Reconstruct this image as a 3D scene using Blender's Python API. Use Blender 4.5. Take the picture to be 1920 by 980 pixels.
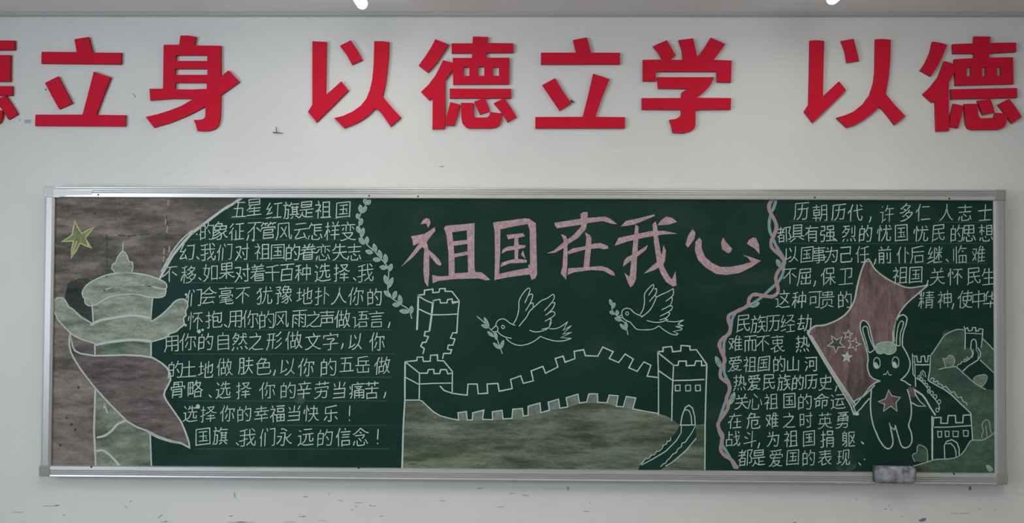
import bpy, bmesh, math, random
from mathutils import Vector, Matrix
from mathutils.geometry import tessellate_polygon

for o in list(bpy.data.objects):
    bpy.data.objects.remove(o)
scene = bpy.context.scene
COL = scene.collection
rnd = random.Random(7)

# ------------------------------------------------------------------ camera
CX, CZ, CD = 0.01205, 1.85454, 3.55316
YAW, PITCH, ROLL, FPX = 0.0138787, 0.0179253, 0.0049043, 1481.156
_cy, _sy, _cp, _sp = math.cos(YAW), math.sin(YAW), math.cos(PITCH), math.sin(PITCH)
FWD = Vector((-_sy*_cp, _cy*_cp, _sp))
_r0 = Vector((_cy, _sy, 0)); _u0 = _r0.cross(FWD)
RIGHT = math.cos(ROLL)*_r0 + math.sin(ROLL)*_u0
UP = -math.sin(ROLL)*_r0 + math.cos(ROLL)*_u0
CAM = Vector((CX, -CD, CZ))
cd = bpy.data.cameras.new('camera')
cd.sensor_fit = 'HORIZONTAL'; cd.sensor_width = 36.0; cd.lens = 36.0*FPX/1920.0
cd.clip_start = 0.05
cam = bpy.data.objects.new('camera', cd); COL.objects.link(cam)
M = Matrix((RIGHT, UP, -FWD)).transposed().to_4x4(); M.translation = CAM
cam.matrix_world = M
scene.camera = cam

# ------------------------------------------------------------------ world, daylight, exposure
scene.view_settings.view_transform = 'Standard'
scene.view_settings.look = 'None'
scene.view_settings.gamma = 1.0
scene.view_settings.use_curve_mapping = False
scene.view_settings.exposure = 0.0
w = bpy.data.worlds.new('sky'); scene.world = w; w.use_nodes = True
w.node_tree.nodes['Background'].inputs[0].default_value = (0.62, 0.72, 0.9, 1)
w.node_tree.nodes['Background'].inputs[1].default_value = 1.0
ROOM_L, ROOM_R, ROOM_F, CEIL = -3.5, 3.9, -8.2, 3.0448
WIN = [(-3.6, -2.0), (-5.6, -4.0), (-7.6, -6.0)]
SILL, HEAD = 1.15, 2.5
def area(name, loc, rot, sx, sy, power, col):
    l = bpy.data.lights.new(name, 'AREA'); l.shape = 'RECTANGLE'; l.size = sx; l.size_y = sy
    l.energy = power; l.color = col
    o = bpy.data.objects.new(name, l); o.location = loc; o.rotation_euler = rot; COL.objects.link(o); return o
for i, (a, b) in enumerate(WIN):
    area('window_daylight', (ROOM_L-0.12, (a+b)/2, (SILL+HEAD)/2), (0, -math.pi/2, 0), HEAD-SILL, b-a,
         (88, 30, 12)[i], (0.78, 0.88, 1.0))
TUBE_POWER = 8.0      # emission of the glowing tube skin
LAMP_WATT, FAR_WATT, LAMP_COL = 2.3, (24.0, 15.0), (1.0, 0.94, 0.84)

# ------------------------------------------------------------------ material helpers
def mat(name):
    m = bpy.data.materials.new(name); m.use_nodes = True
    nt = m.node_tree; return m, nt, nt.nodes['Principled BSDF']
def node(nt, t, **kw):
    n = nt.nodes.new(t)
    for k, v in kw.items(): setattr(n, k, v)
    return n
def noise(nt, scale, detail=4, rough=.6, stretch=(1, 1, 1), rot=(0, 0, 0), off=(0, 0, 0)):
    tc = node(nt, 'ShaderNodeTexCoord'); mp = node(nt, 'ShaderNodeMapping')
    mp.inputs['Scale'].default_value = stretch; mp.inputs['Rotation'].default_value = rot; mp.inputs['Location'].default_value = off
    nt.links.new(tc.outputs['Object'], mp.inputs[0])
    n = node(nt, 'ShaderNodeTexNoise'); n.inputs['Scale'].default_value = scale
    n.inputs['Detail'].default_value = detail; n.inputs['Roughness'].default_value = rough
    nt.links.new(mp.outputs[0], n.inputs['Vector']); return n.outputs['Fac']
def ramp(nt, fac, stops):
    r = node(nt, 'ShaderNodeValToRGB'); e = r.color_ramp.elements
    while len(e) < len(stops): e.new(0.5)
    for s, (p, c) in zip(e, stops):
        s.position = p; s.color = (*c, 1) if len(c) == 3 else c
    nt.links.new(fac, r.inputs[0]); return r.outputs[0]
def mixc(nt, fac, a, b, mode='MIX'):
    m = node(nt, 'ShaderNodeMix', data_type='RGBA', blend_type=mode)
    for i, v in ((0, fac), (6, a), (7, b)):
        if hasattr(v, 'is_output'): nt.links.new(v, m.inputs[i])
        else: m.inputs[i].default_value = v if i == 0 else (*v, 1)
    return m.outputs[2]
def mth(nt, op, a, b=0.0, c=None):
    m = node(nt, 'ShaderNodeMath', operation=op)
    for i, v in ((0, a), (1, b), (2, c)):
        if v is None: continue
        if hasattr(v, 'is_output'): nt.links.new(v, m.inputs[i])
        else: m.inputs[i].default_value = v
    return m.outputs[0]
def bump(nt, bs, h, strength, dist):
    b = node(nt, 'ShaderNodeBump'); b.inputs['Strength'].default_value = strength; b.inputs['Distance'].default_value = dist
    nt.links.new(h, b.inputs['Height']); nt.links.new(b.outputs[0], bs.inputs['Normal'])
def setb(bs, col=None, rough=None, metal=None, spec=None):
    if col is not None: bs.inputs['Base Color'].default_value = (*col, 1)
    if rough is not None: bs.inputs['Roughness'].default_value = rough
    if metal is not None: bs.inputs['Metallic'].default_value = metal
    if spec is not None: bs.inputs['Specular IOR Level'].default_value = spec

WALL, nt, b = mat('wall_paint'); setb(b, rough=.75, spec=.3)
c = ramp(nt, noise(nt, 1.3, 3), [(.3, (.66, .655, .63)), (.7, (.72, .715, .69))])
sm = ramp(nt, noise(nt, 5.5, 6, .7, (1, 1, 1.6)), [(.63, (1, 1, 1)), (.74, (.86, .86, .85))])
c = mixc(nt, 1.0, c, sm, 'MULTIPLY'); nt.links.new(c, b.inputs['Base Color'])
bump(nt, b, noise(nt, 9, 5), .12, .02)
CEILM, nt, b = mat('ceiling_paint'); setb(b, (.80, .80, .775), .8, spec=.2)
bump(nt, b, noise(nt, 14, 4), .08, .01)
TRIMM, nt, b = mat('trim_shade_grey'); setb(b, (.42, .42, .395), .6)  # grey carries the shade line under the ceiling, put into the colour
FLOORM, nt, b = mat('floor_terrazzo'); setb(b, rough=.35)
nt.links.new(ramp(nt, noise(nt, 60, 3), [(.4, (.085, .085, .085)), (.6, (.13, .13, .125))]), b.inputs['Base Color'])
WHITEM, nt, b = mat('white_plastic'); setb(b, (.8, .8, .79), .35)
ALU, nt, b = mat('brushed_aluminium'); setb(b, rough=.33, metal=.62)
nt.links.new(ramp(nt, noise(nt, 6, 4, .6, (1, 1, 30)), [(.3, (.50, .505, .495)), (.7, (.60, .605, .59))]), b.inputs['Base Color'])
nt.links.new(mth(nt, 'MULTIPLY_ADD', noise(nt, 4, 4, .6, (1, 1, 12)), .25, .25), b.inputs['Roughness'])
ALUG, nt, b = mat('groove_shade_aluminium'); setb(b, (.27, .27, .265), .5, .4)  # darker copy of the rail metal, paints shade into the groove floors
ALUD, nt, b = mat('side_aluminium'); setb(b, (.46, .462, .455), .5, 0.7)
CAPM, nt, b = mat('grey_cap_plastic'); setb(b, (.27, .265, .245), .5)
CAPL, nt, b = mat('light_cap_plastic'); setb(b, (.55, .555, .55), .5)
SCREW, nt, b = mat('screw_head'); setb(b, (.06, .06, .06), .5, .6)
TAPE, nt, b = mat('white_tape'); setb(b, (.72, .72, .71), .5)
DARK, nt, b = mat('dark_metal'); setb(b, (.03, .03, .03), .4)
SCUFF, nt, b = mat('scuff_grey'); setb(b, (.40, .405, .41), .8)
SCUFFD, nt, b = mat('scuff_dark'); setb(b, (.20, .20, .205), .8)
RED, nt, b = mat('red_board'); setb(b, rough=.7, spec=.08)
nt.links.new(ramp(nt, noise(nt, 3, 3), [(.3, (.57, .011, .032)), (.7, (.63, .014, .040))]), b.inputs['Base Color'])
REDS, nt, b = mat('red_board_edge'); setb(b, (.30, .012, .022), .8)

BOARD_A, BOARD_B = (.0050, .0265, .0195), (.0115, .0400, .0310)
BOARD, nt, b = mat('green_board'); setb(b, rough=.6, spec=.10)
c = ramp(nt, noise(nt, 2.2, 5, .6, (1, 1, 1)), [(.35, BOARD_A), (.68, BOARD_B)])
dust = ramp(nt, noise(nt, 3.0, 6, .65, (1, 1, 2.2), (0, .5, 0)), [(.55, (0, 0, 0)), (.8, (1, 1, 1))])
c = mixc(nt, mth(nt, 'MULTIPLY', dust, .05), c, (.30, .36, .34)); nt.links.new(c, b.inputs['Base Color'])

def chalk_fill(name, lo, hi, st=(1, 1, 5), rot=0.0, sc=7.0, cover=.35, dark=None):
    """rubbed chalk: tint streaks with the board showing through"""
    m, nt, b = mat(name); setb(b, rough=.9, spec=.1)
    c = ramp(nt, noise(nt, sc, 6, .65, st, (0, rot, 0)), [(.3, lo), (.7, hi)])
    d = dark or tuple(.45*x + .5*y for x, y in zip(lo, (.012, .045, .034)))
    gap = ramp(nt, noise(nt, sc*.75, 6, .7, st, (0, rot, 0), (3, 1, 2)), [(cover-.02, (1, 1, 1)), (cover+.12, (0, 0, 0))])
    c = mixc(nt, mth(nt, 'MULTIPLY', gap, .8), c, d)
    f2 = ramp(nt, noise(nt, sc*3.2, 6, .75, st, (0, rot*.6+.15, 0), (7, 2, 5)), [(.36, (.70, .70, .70)), (.66, (1.22, 1.22, 1.22))])
    c = mixc(nt, 1.0, c, f2, 'MULTIPLY')
    g = ramp(nt, noise(nt, 160, 2, .6), [(.3, (.86, .86, .86)), (.7, (1.1, 1.1, 1.1))])
    c = mixc(nt, 1.0, c, g, 'MULTIPLY'); nt.links.new(c, b.inputs['Base Color']); return m
F_BROWN = chalk_fill('rubbed_brown_chalk', (.155, .132, .116), (.270, .228, .204), (1, 1, 3.4), .55, 4.0, .43, (.070, .068, .060))
F_DIM = chalk_fill('half_wiped_chalk', (.030, .042, .036), (.085, .080, .070), (1, 1, 2), .4, 5.0, .40)
F_FLAG = chalk_fill('rubbed_flag_chalk', (.112, .094, .088), (.200, .168, .158), (1, 1, 4.0), -.75, 4.5, .42, (.052, .048, .046))
F_PALE = chalk_fill('rubbed_pale_green_chalk', (.225, .255, .20), (.36, .40, .32), (1, 1, 3.2), 0, 5.5, .38)
F_COL = chalk_fill('rubbed_column_chalk', (.105, .155, .115), (.30, .34, .25), (1, 1, 2.4), .1, 4.0, .42)
F_HILL = chalk_fill('rubbed_olive_chalk', (.085, .115, .080), (.215, .255, .180), (1, 1, 5.5), -.06, 3.4, .46, (.045, .062, .042))
F_HILLD = chalk_fill('rubbed_dim_green_chalk', (.050, .092, .070), (.090, .140, .108), (1, 1, 1.6), .6, 5.0, .36)
F_RFLAG = chalk_fill('rubbed_pink_chalk', (.120, .088, .086), (.260, .170, .175), (3.4, 1, 1), .2, 4.5, .42, (.075, .066, .062))
F_PINK = chalk_fill('title_pink_chalk', (.38, .26, .275), (.50, .35, .37), (2.5, 1, 2.5), .6, 12.0, .30, (.33, .28, .27))
F_MERLON = chalk_fill('merlon_grey_chalk', (.13, .16, .14), (.20, .235, .205), (1.6, 1, 1), .1, 12.0, .3)
F_STAR = chalk_fill('star_yellow_chalk', (.17, .20, .10), (.26, .30, .14), (1, 1, 1), 0, 14)
F_HAIR = chalk_fill('hair_green_chalk', (.25, .36, .29), (.33, .44, .36), (1, 1, 1), 0, 12)
F_WHITE = chalk_fill('white_chalk_fill', (.42, .50, .46), (.55, .62, .58), (1, 1, 1), 0, 30, .3)

def chalk_line(name, col, cover=.0, soft=.45):
    m, nt, b = mat(name); setb(b, col, .9, spec=.1)
    uv = node(nt, 'ShaderNodeUVMap'); sp = node(nt, 'ShaderNodeSeparateXYZ'); nt.links.new(uv.outputs[0], sp.inputs[0])
    d = mth(nt, 'ABSOLUTE', mth(nt, 'MULTIPLY_ADD', sp.outputs[1], 2.0, -1.0))
    n = noise(nt, 190, 3, .7)
    e = mth(nt, 'ADD', d, mth(nt, 'MULTIPLY_ADD', n, .9, -.45 - cover))
    mr = node(nt, 'ShaderNodeMapRange'); mr.interpolation_type = 'SMOOTHSTEP'
    nt.links.new(e, mr.inputs[0])
    for i, v in ((1, 1-soft), (2, 1.05), (3, 1), (4, 0)): mr.inputs[i].default_value = v
    nt.links.new(mr.outputs[0], b.inputs['Alpha'])
    return m
L_WHITE = chalk_line('white_chalk_line', (.46, .56, .51))
L_TEXT = chalk_line('white_chalk_text', (.49, .60, .55))
L_BOLD = chalk_line('bold_white_chalk_line', (.44, .49, .46), .1)
L_GREEN = chalk_line('green_white_chalk_line', (.33, .46, .39))
L_YELLOW = chalk_line('yellow_chalk_line', (.50, .52, .24))
L_FAINT = chalk_line('faint_guide_line', (.034, .082, .064), .2)
L_PINKR = chalk_line('pink_border_chalk', (.34, .25, .26), .25, .3)
L_BLUER = chalk_line('blue_border_chalk', (.20, .31, .33), .25, .3)
L_LEAF = chalk_line('leaf_fill_chalk', (.22, .34, .28), .1)

# ------------------------------------------------------------------ object helpers
def link(name, me, mats, parent=None):
    for m in (mats if isinstance(mats, (list, tuple)) else [mats]): me.materials.append(m)
    o = bpy.data.objects.new(name, me); COL.objects.link(o)
    if parent is not None: o.parent = parent
    return o
def mesh(name, verts, faces, mats, parent=None, mi=None, smooth=False):
    me = bpy.data.meshes.new(name); me.from_pydata([tuple(v) for v in verts], [], faces)
    o = link(name, me, mats, parent)
    if mi: me.polygons.foreach_set('material_index', mi)
    if smooth: me.polygons.foreach_set('use_smooth', [True]*len(me.polygons))
    me.update(); return o
def tag(o, label=None, cat=None, group=None, kind=None):
    if label: o['label'] = label
    if cat: o['category'] = cat
    if group: o['group'] = group
    if kind: o['kind'] = kind
    return o
def empty(name, loc):
    o = bpy.data.objects.new(name, None); o.empty_display_size = .05; COL.objects.link(o); o.location = loc
    return o
def boxdata(x0, x1, y0, y1, z0, z1):
    v = [(x, y, z) for x in (x0, x1) for y in (y0, y1) for z in (z0, z1)]
    f = [(0, 1, 3, 2), (4, 6, 7, 5), (0, 4, 5, 1), (2, 3, 7, 6), (0, 2, 6, 4), (1, 5, 7, 3)]
    return v, f
def box(name, x0, x1, y0, y1, z0, z1, m, parent=None, bev=0):
    v, f = boxdata(x0, x1, y0, y1, z0, z1)
    if parent is not None:
        l = parent.matrix_world.translation if parent.parent else parent.location
        v = [(a-l[0], b_-l[1], c_-l[2]) for a, b_, c_ in v]
    o = mesh(name, v, f, m, parent)
    if bev:
        k = o.modifiers.new('bevel', 'BEVEL'); k.width = bev; k.segments = 2
    return o
def P(px, py, off=0.0):
    """point of the wall-parallel plane y=-off seen at a photo pixel"""
    d = FWD*FPX + RIGHT*(px-960) - UP*(py-490)
    t = (-off - CAM.y)/d.y
    return CAM + d*t
# ------------------------------------------------------------------ room shell
def struct(o): return tag(o, kind='structure')
wall = struct(box('wall_back', ROOM_L-.2, ROOM_R+.2, 0, .2, -.1, CEIL+.1, WALL))
struct(box('wall_right', ROOM_R, ROOM_R+.2, ROOM_F, 0, -.1, CEIL+.1, WALL))
struct(box('wall_front', ROOM_L-.2, ROOM_R+.2, ROOM_F-.2, ROOM_F, -.1, CEIL+.1, WALL))
struct(box('floor', ROOM_L-.2, ROOM_R+.2, ROOM_F, 0, -.12, 0, FLOORM))
struct(box('ceiling', ROOM_L-.2, ROOM_R+.2, ROOM_F, 0, CEIL, CEIL+.12, CEILM))
V, F = [], []
def addb(*a):
    v, f = boxdata(*a); n = len(V); V.extend(v); F.extend([tuple(i+n for i in q) for q in f])
addb(ROOM_L-.2, ROOM_L, ROOM_F, 0, -.1, SILL); addb(ROOM_L-.2, ROOM_L, ROOM_F, 0, HEAD, CEIL+.1)
ys = [ROOM_F] + [v for ab in sorted(WIN) for v in ab] + [0]
for i in range(0, len(ys), 2): addb(ROOM_L-.2, ROOM_L, ys[i], ys[i+1], SILL, HEAD)
struct(mesh('wall_left', V, F, WALL))
for i, (a, b_) in enumerate(WIN):
    V, F = [], []
    for y0, y1, z0, z1 in ((a, b_, SILL, SILL+.05), (a, b_, HEAD-.05, HEAD), (a, a+.05, SILL+.05, HEAD-.05), (b_-.05, b_, SILL+.05, HEAD-.05),
                           ((a+b_)/2-.03, (a+b_)/2+.03, SILL+.05, HEAD-.05)):
        addb(ROOM_L-.08, ROOM_L-.03, y0, y1, z0, z1)
    struct(mesh('window_%d' % (i+1), V, F, WHITEM))
# shallow stepped strip where the wall meets the ceiling
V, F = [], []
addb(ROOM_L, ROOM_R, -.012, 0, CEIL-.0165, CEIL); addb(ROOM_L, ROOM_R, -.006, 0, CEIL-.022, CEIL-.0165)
struct(mesh('trim_shade_1', V, F, TRIMM))

# wall marks: scuffs below the board, specks, glue stains
def dab(x, y, w_, h_, a=0, n=7):
    return [(x + w_*math.cos(t)*math.cos(a) - h_*math.sin(t)*math.sin(a) + rnd.uniform(-.15, .15)*w_,
             y + w_*math.cos(t)*math.sin(a) + h_*math.sin(t)*math.cos(a) + rnd.uniform(-.15, .15)*h_)
            for t in [2*math.pi*k/n for k in range(n)]]
def patches(name, polys, m, off, parent):
    V, F = [], []
    for p in polys:
        n = len(V); V += [P(x, y, off) for x, y in p]; F.append(tuple(range(n, n+len(p))))
    o = mesh(name, V, F, m, parent); return tag(o, kind='stuff')
sc = [(95, 948, 16, .8, 0), (108, 947, 5, 1.1, -.1), (236, 950, 2, 2, 0), (300, 968, 8, 1.3, -.6), (305, 978, 7, 1, .2), (572, 931, 5, .8, 0),
      (565, 968, 7, .9, .02), (433, 967, 4, 1, -.2), (452, 979, 28, .8, 0), (545, 978, 14, .8, 0), (668, 949, 3, 1.2, 0), (716, 967, 6, 1, -.2),
      (672, 942, 8, .8, 0), (605, 976, 12, .6, .1), (617, 925, 1, 3, 0), (638, 938, 6, 1, .3), (660, 955, 3, 1, 0), (830, 938, 7, 1, 0), (900, 915, 5, 1.2, 0),
      (960, 925, 7, 1, 0), (985, 928, 9, 1, .1), (940, 950, 8, 1, 0), (1065, 915, 3, 4, 0), (1100, 958, 8, 1, .1), (1106, 942, 2, 1, 0), (1660, 954, 4, 1, 0),
      (1606, 936, 2, 1.4, 0), (1667, 947, 2, 1.4, 0), (1671, 955, 3, .8, .2), (1790, 962, 8, .8, 0), (1810, 962, 10, .9, 0), (1836, 954, 3, 1.2, 0),
      (1866, 956, 2, 1.3, 0), (1691, 968, 2, 1, 0), (440, 928, 2, 6, 0), (120, 965, 4, 1, .2), (33, 960, 14, .8, 0)]
patches('scuff_mark', [dab(*s) for s in sc], SCUFF, .0006, wall)
sd = [(570, 968, 2.2, 1.2, 0), (433, 967, 2.2, .9, 0), (694, 947, 1.8, 1, 0), (1819, 915, 3, 4, 0), (311, 977, 3, 1.1, 0), (106, 947, 4, .8, -.1), (586, 30, 2, 1, 0),
      (252, 179, 1, 5, -.5), (828, 312, 5, .8, 0), (95, 603, 1.2, 1.2, 0), (1870, 629, 1.2, 1.6, 0), (37, 225, 1.3, 1.3, 0), (86, 168, 2, 2, 0), (574, 931, 4, .7, 0),
      (1490, 980, 3, 2, 0), (1730, 974, 8, 3, -.3), (245, 940, 1.5, 1.5, 0), (452, 978, 12, .7, 0), (700, 948, 6, .5, 0)]
patches('speck', [dab(*s) for s in sd], SCUFFD, .0008, wall)
patches('glue_patch', [[(46, 224), (58, 224), (58, 231), (46, 231)]], SCUFF, .0007, wall)

# two small fixings left in the wall
def tube(V, F, pts, r, n=8):
    """swept round bar through world points"""
    base = len(V); pts = [Vector(p) for p in pts]
    for i, p in enumerate(pts):
        t = (pts[min(i+1, len(pts)-1)] - pts[max(i-1, 0)]).normalized()
        a = t.orthogonal().normalized()
        if i: a = (pa - t*pa.dot(t)).normalized()
        pa = a; b2 = t.cross(a); rr = r[i] if isinstance(r, (list, tuple)) else r
        for k in range(n):
            an = 2*math.pi*k/n; V.append(p + (a*math.cos(an) + b2*math.sin(an))*rr)
    for i in range(len(pts)-1):
        for k in range(n):
            A = base+i*n+k; B = base+i*n+(k+1) % n; F.append((A, B, B+n, A+n))
    F.append(tuple(base+k for k in range(n))[::-1]); F.append(tuple(base+(len(pts)-1)*n+k for k in range(n)))
V, F = [], []
tube(V, F, [P(518, 238, .004), P(518.5, 247, .008), P(519, 249, .012)], .0016)
tube(V, F, [P(512, 248, 0), P(519, 249, .010), P(531, 250, .014)], [.0022, .0022, .0012])
o = mesh('bent_nail', V, F, DARK)
tag(o, 'small dark bent nail in bare wall between second and third whole red characters', 'nail')
V, F = [], []
tube(V, F, [P(1071, 189, 0), P(1073, 190, .006), P(1076, 191, .012)], [.005, .0045, .002])
o = mesh('push_pin', V, F, DARK)
tag(o, 'tiny black pin in the wall inside the red character with a flat base, centre right', 'pin')

# ------------------------------------------------------------------ ceiling tube lamps
GLOW, nt, b = mat('glowing_tube'); setb(b, (1, 1, 1), .4)
b.inputs['Emission Color'].default_value = (1, .98, .95, 1); b.inputs['Emission Strength'].default_value = TUBE_POWER
def tube_end(px, py):
    z = CEIL - .075
    d = FWD*FPX + RIGHT*(px-960) - UP*(py-490); t = (z - CAM.z)/d.z; return CAM + d*t
def lamp(e, label, watt=LAMP_WATT):
    z = CEIL - .075
    root = empty('tube_light', (e.x, e.y, z))
    R_ = .023; pts = [(0, .012, 0), (0, .006, 0), (0, -.004, 0), (0, -1.196, 0), (0, -1.21, 0)]
    V, F = [], []; tube(V, F, pts, [R_*.55, R_*.9, R_, R_, R_*.6], 20)
    o = mesh('tube', V, F, GLOW, root, smooth=True)
    for y0 in (-.18, -1.06):
        v, f = boxdata(-.012, .012, y0-.02, y0+.02, R_*.9, .047); mesh('bracket', v, f, WHITEM, root)
    v, f = boxdata(-.03, .03, -1.2, -.02, .045, .075); mesh('housing', v, f, WHITEM, root)
    la = area('tube_glow', (0, -.6, -.026), (0, 0, 0), .04, 1.15, watt, LAMP_COL); la.parent = root
    tag(root, label, 'lamp', 'ceiling tube lamps near the wall')
e1 = tube_end(679, 7); e2 = tube_end(1560, -2)
lamp(e1, 'glowing white ceiling tube lamp above the red characters, left of centre')
lamp(e2, 'glowing white ceiling tube lamp above the red characters, at right')
for k, yy in enumerate((-1.75, -4.4)):  # unseen lamp rows, added to even the wall light and shape the board's shadow
    for j, e in enumerate((e1, e2)):
        lamp(Vector((e.x, yy, e.z)), 'added unseen ceiling tube lamp %s of the room, on the %s side' % (('in the middle', 'at the far end')[k], ('left', 'right')[j]), FAR_WATT[j])

# ------------------------------------------------------------------ red characters
LT = .014
def S(tx, pts, sc=3.26667, oy=0): return [(tx + x/sc, oy + y/sc) for x, y in pts]
def slab(name, outer, holes, parent, origin, thick=LT):
    loops = [outer] + holes
    fr = [[P(x, y, thick) for x, y in l] for l in loops]
    bk = [[Vector((v.x, -.0006, v.z)) for v in l] for l in fr]
    tri = tessellate_polygon(fr)
    flat = [v for l in fr for v in l]; n = len(flat); flb = [v for l in bk for v in l]
    V = [v-origin for v in flat+flb]; F = []; mi = []
    for t in tri:
        a, b2, c2 = [V[i] for i in t]
        nrm = (b2-a).cross(c2-a)
        t = tuple(t) if nrm.y < 0 else tuple(t)[::-1]
        F.append(t); mi.append(0); F.append(tuple(i+n for i in t[::-1])); mi.append(0)
    s = 0
    for l in loops:
        k = len(l)
        for i in range(k):
            a, b2 = s+i, s+(i+1) % k; F.append((a, a+n, b2+n, b2)); mi.append(1)
        s += k
    o = mesh(name, V, F, [RED, REDS], parent, mi)
    bm = bmesh.new(); bm.from_mesh(o.data); bmesh.ops.recalc_face_normals(bm, faces=bm.faces); bm.to_mesh(o.data); bm.free()
    return o
def sm(pts, closed=False, k=4):
    n = len(pts); out = []
    if n < 3: return list(pts)
    rng = range(n) if closed else range(n-1)
    g = (lambda i: pts[i % n]) if closed else (lambda i: pts[min(max(i, 0), n-1)])
    for i in rng:
        p0, p1, p2, p3 = g(i-1), g(i), g(i+1), g(i+2)
        for j in range(k):
            t = j/k
            out.append(tuple(.5*((2*p1[q]) + (-p0[q]+p2[q])*t + (2*p0[q]-5*p1[q]+4*p2[q]-p3[q])*t*t + (-p0[q]+3*p1[q]-3*p2[q]+p3[q])*t**3) for q in (0, 1)))
    if not closed: out.append(pts[-1])
    return out
DE1 = [([(1098,240),(1180,272),(1152,315),(1110,380),(1053,444),(996,400),(1040,340),(1075,285)], []),
 ([(1146,368),(1208,385),(1208,425),(1185,455),(1158,492),(1158,700),(1156,788),(1080,790),(1082,600),(1060,612),(1010,562),(1055,520),(1100,460),(1130,400)], []),
 ([(1198,265),(1326,265),(1328,223),(1422,226),(1416,263),(1576,265),(1576,322),(1410,324),(1410,353),(1552,353),(1550,515),(1207,516),(1205,354),(1322,354),(1324,325),(1198,325)],
  [[(1272,410),(1306,410),(1306,464),(1272,464)],[(1360,408),(1398,408),(1398,464),(1360,464)],[(1450,410),(1488,410),(1488,464),(1450,464)]]),
 ([(1186,542),(1562,543),(1562,601),(1186,601)], []),
 ([(1190,624),(1250,640),(1232,710),(1213,770),(1160,765),(1165,715),(1180,665)], []),
 ([(1255,628),(1332,630),(1333,700),(1337,712),(1348,719),(1415,718),(1428,708),(1435,685),(1480,692),(1505,692),(1502,735),(1492,765),(1468,781),(1440,785),(1310,785),(1285,778),(1264,755),(1257,720)], []),
 ([(1336,622),(1400,600),(1420,640),(1432,680),(1370,700),(1352,660)], []),
 ([(1455,632),(1520,600),(1560,655),(1596,715),(1540,748),(1505,690)], [])]
LI2 = [([(374,245),(458,228),(485,322),(662,323),(661,393),(177,393),(178,322),(392,322)], []),
 ([(185,520),(264,478),(310,555),(363,632),(292,677),(240,600)], []),
 ([(497,451),(598,484),(550,600),(511,715),(692,717),(691,785),(143,785),(143,716),(433,715),(465,590)], [])]
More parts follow.
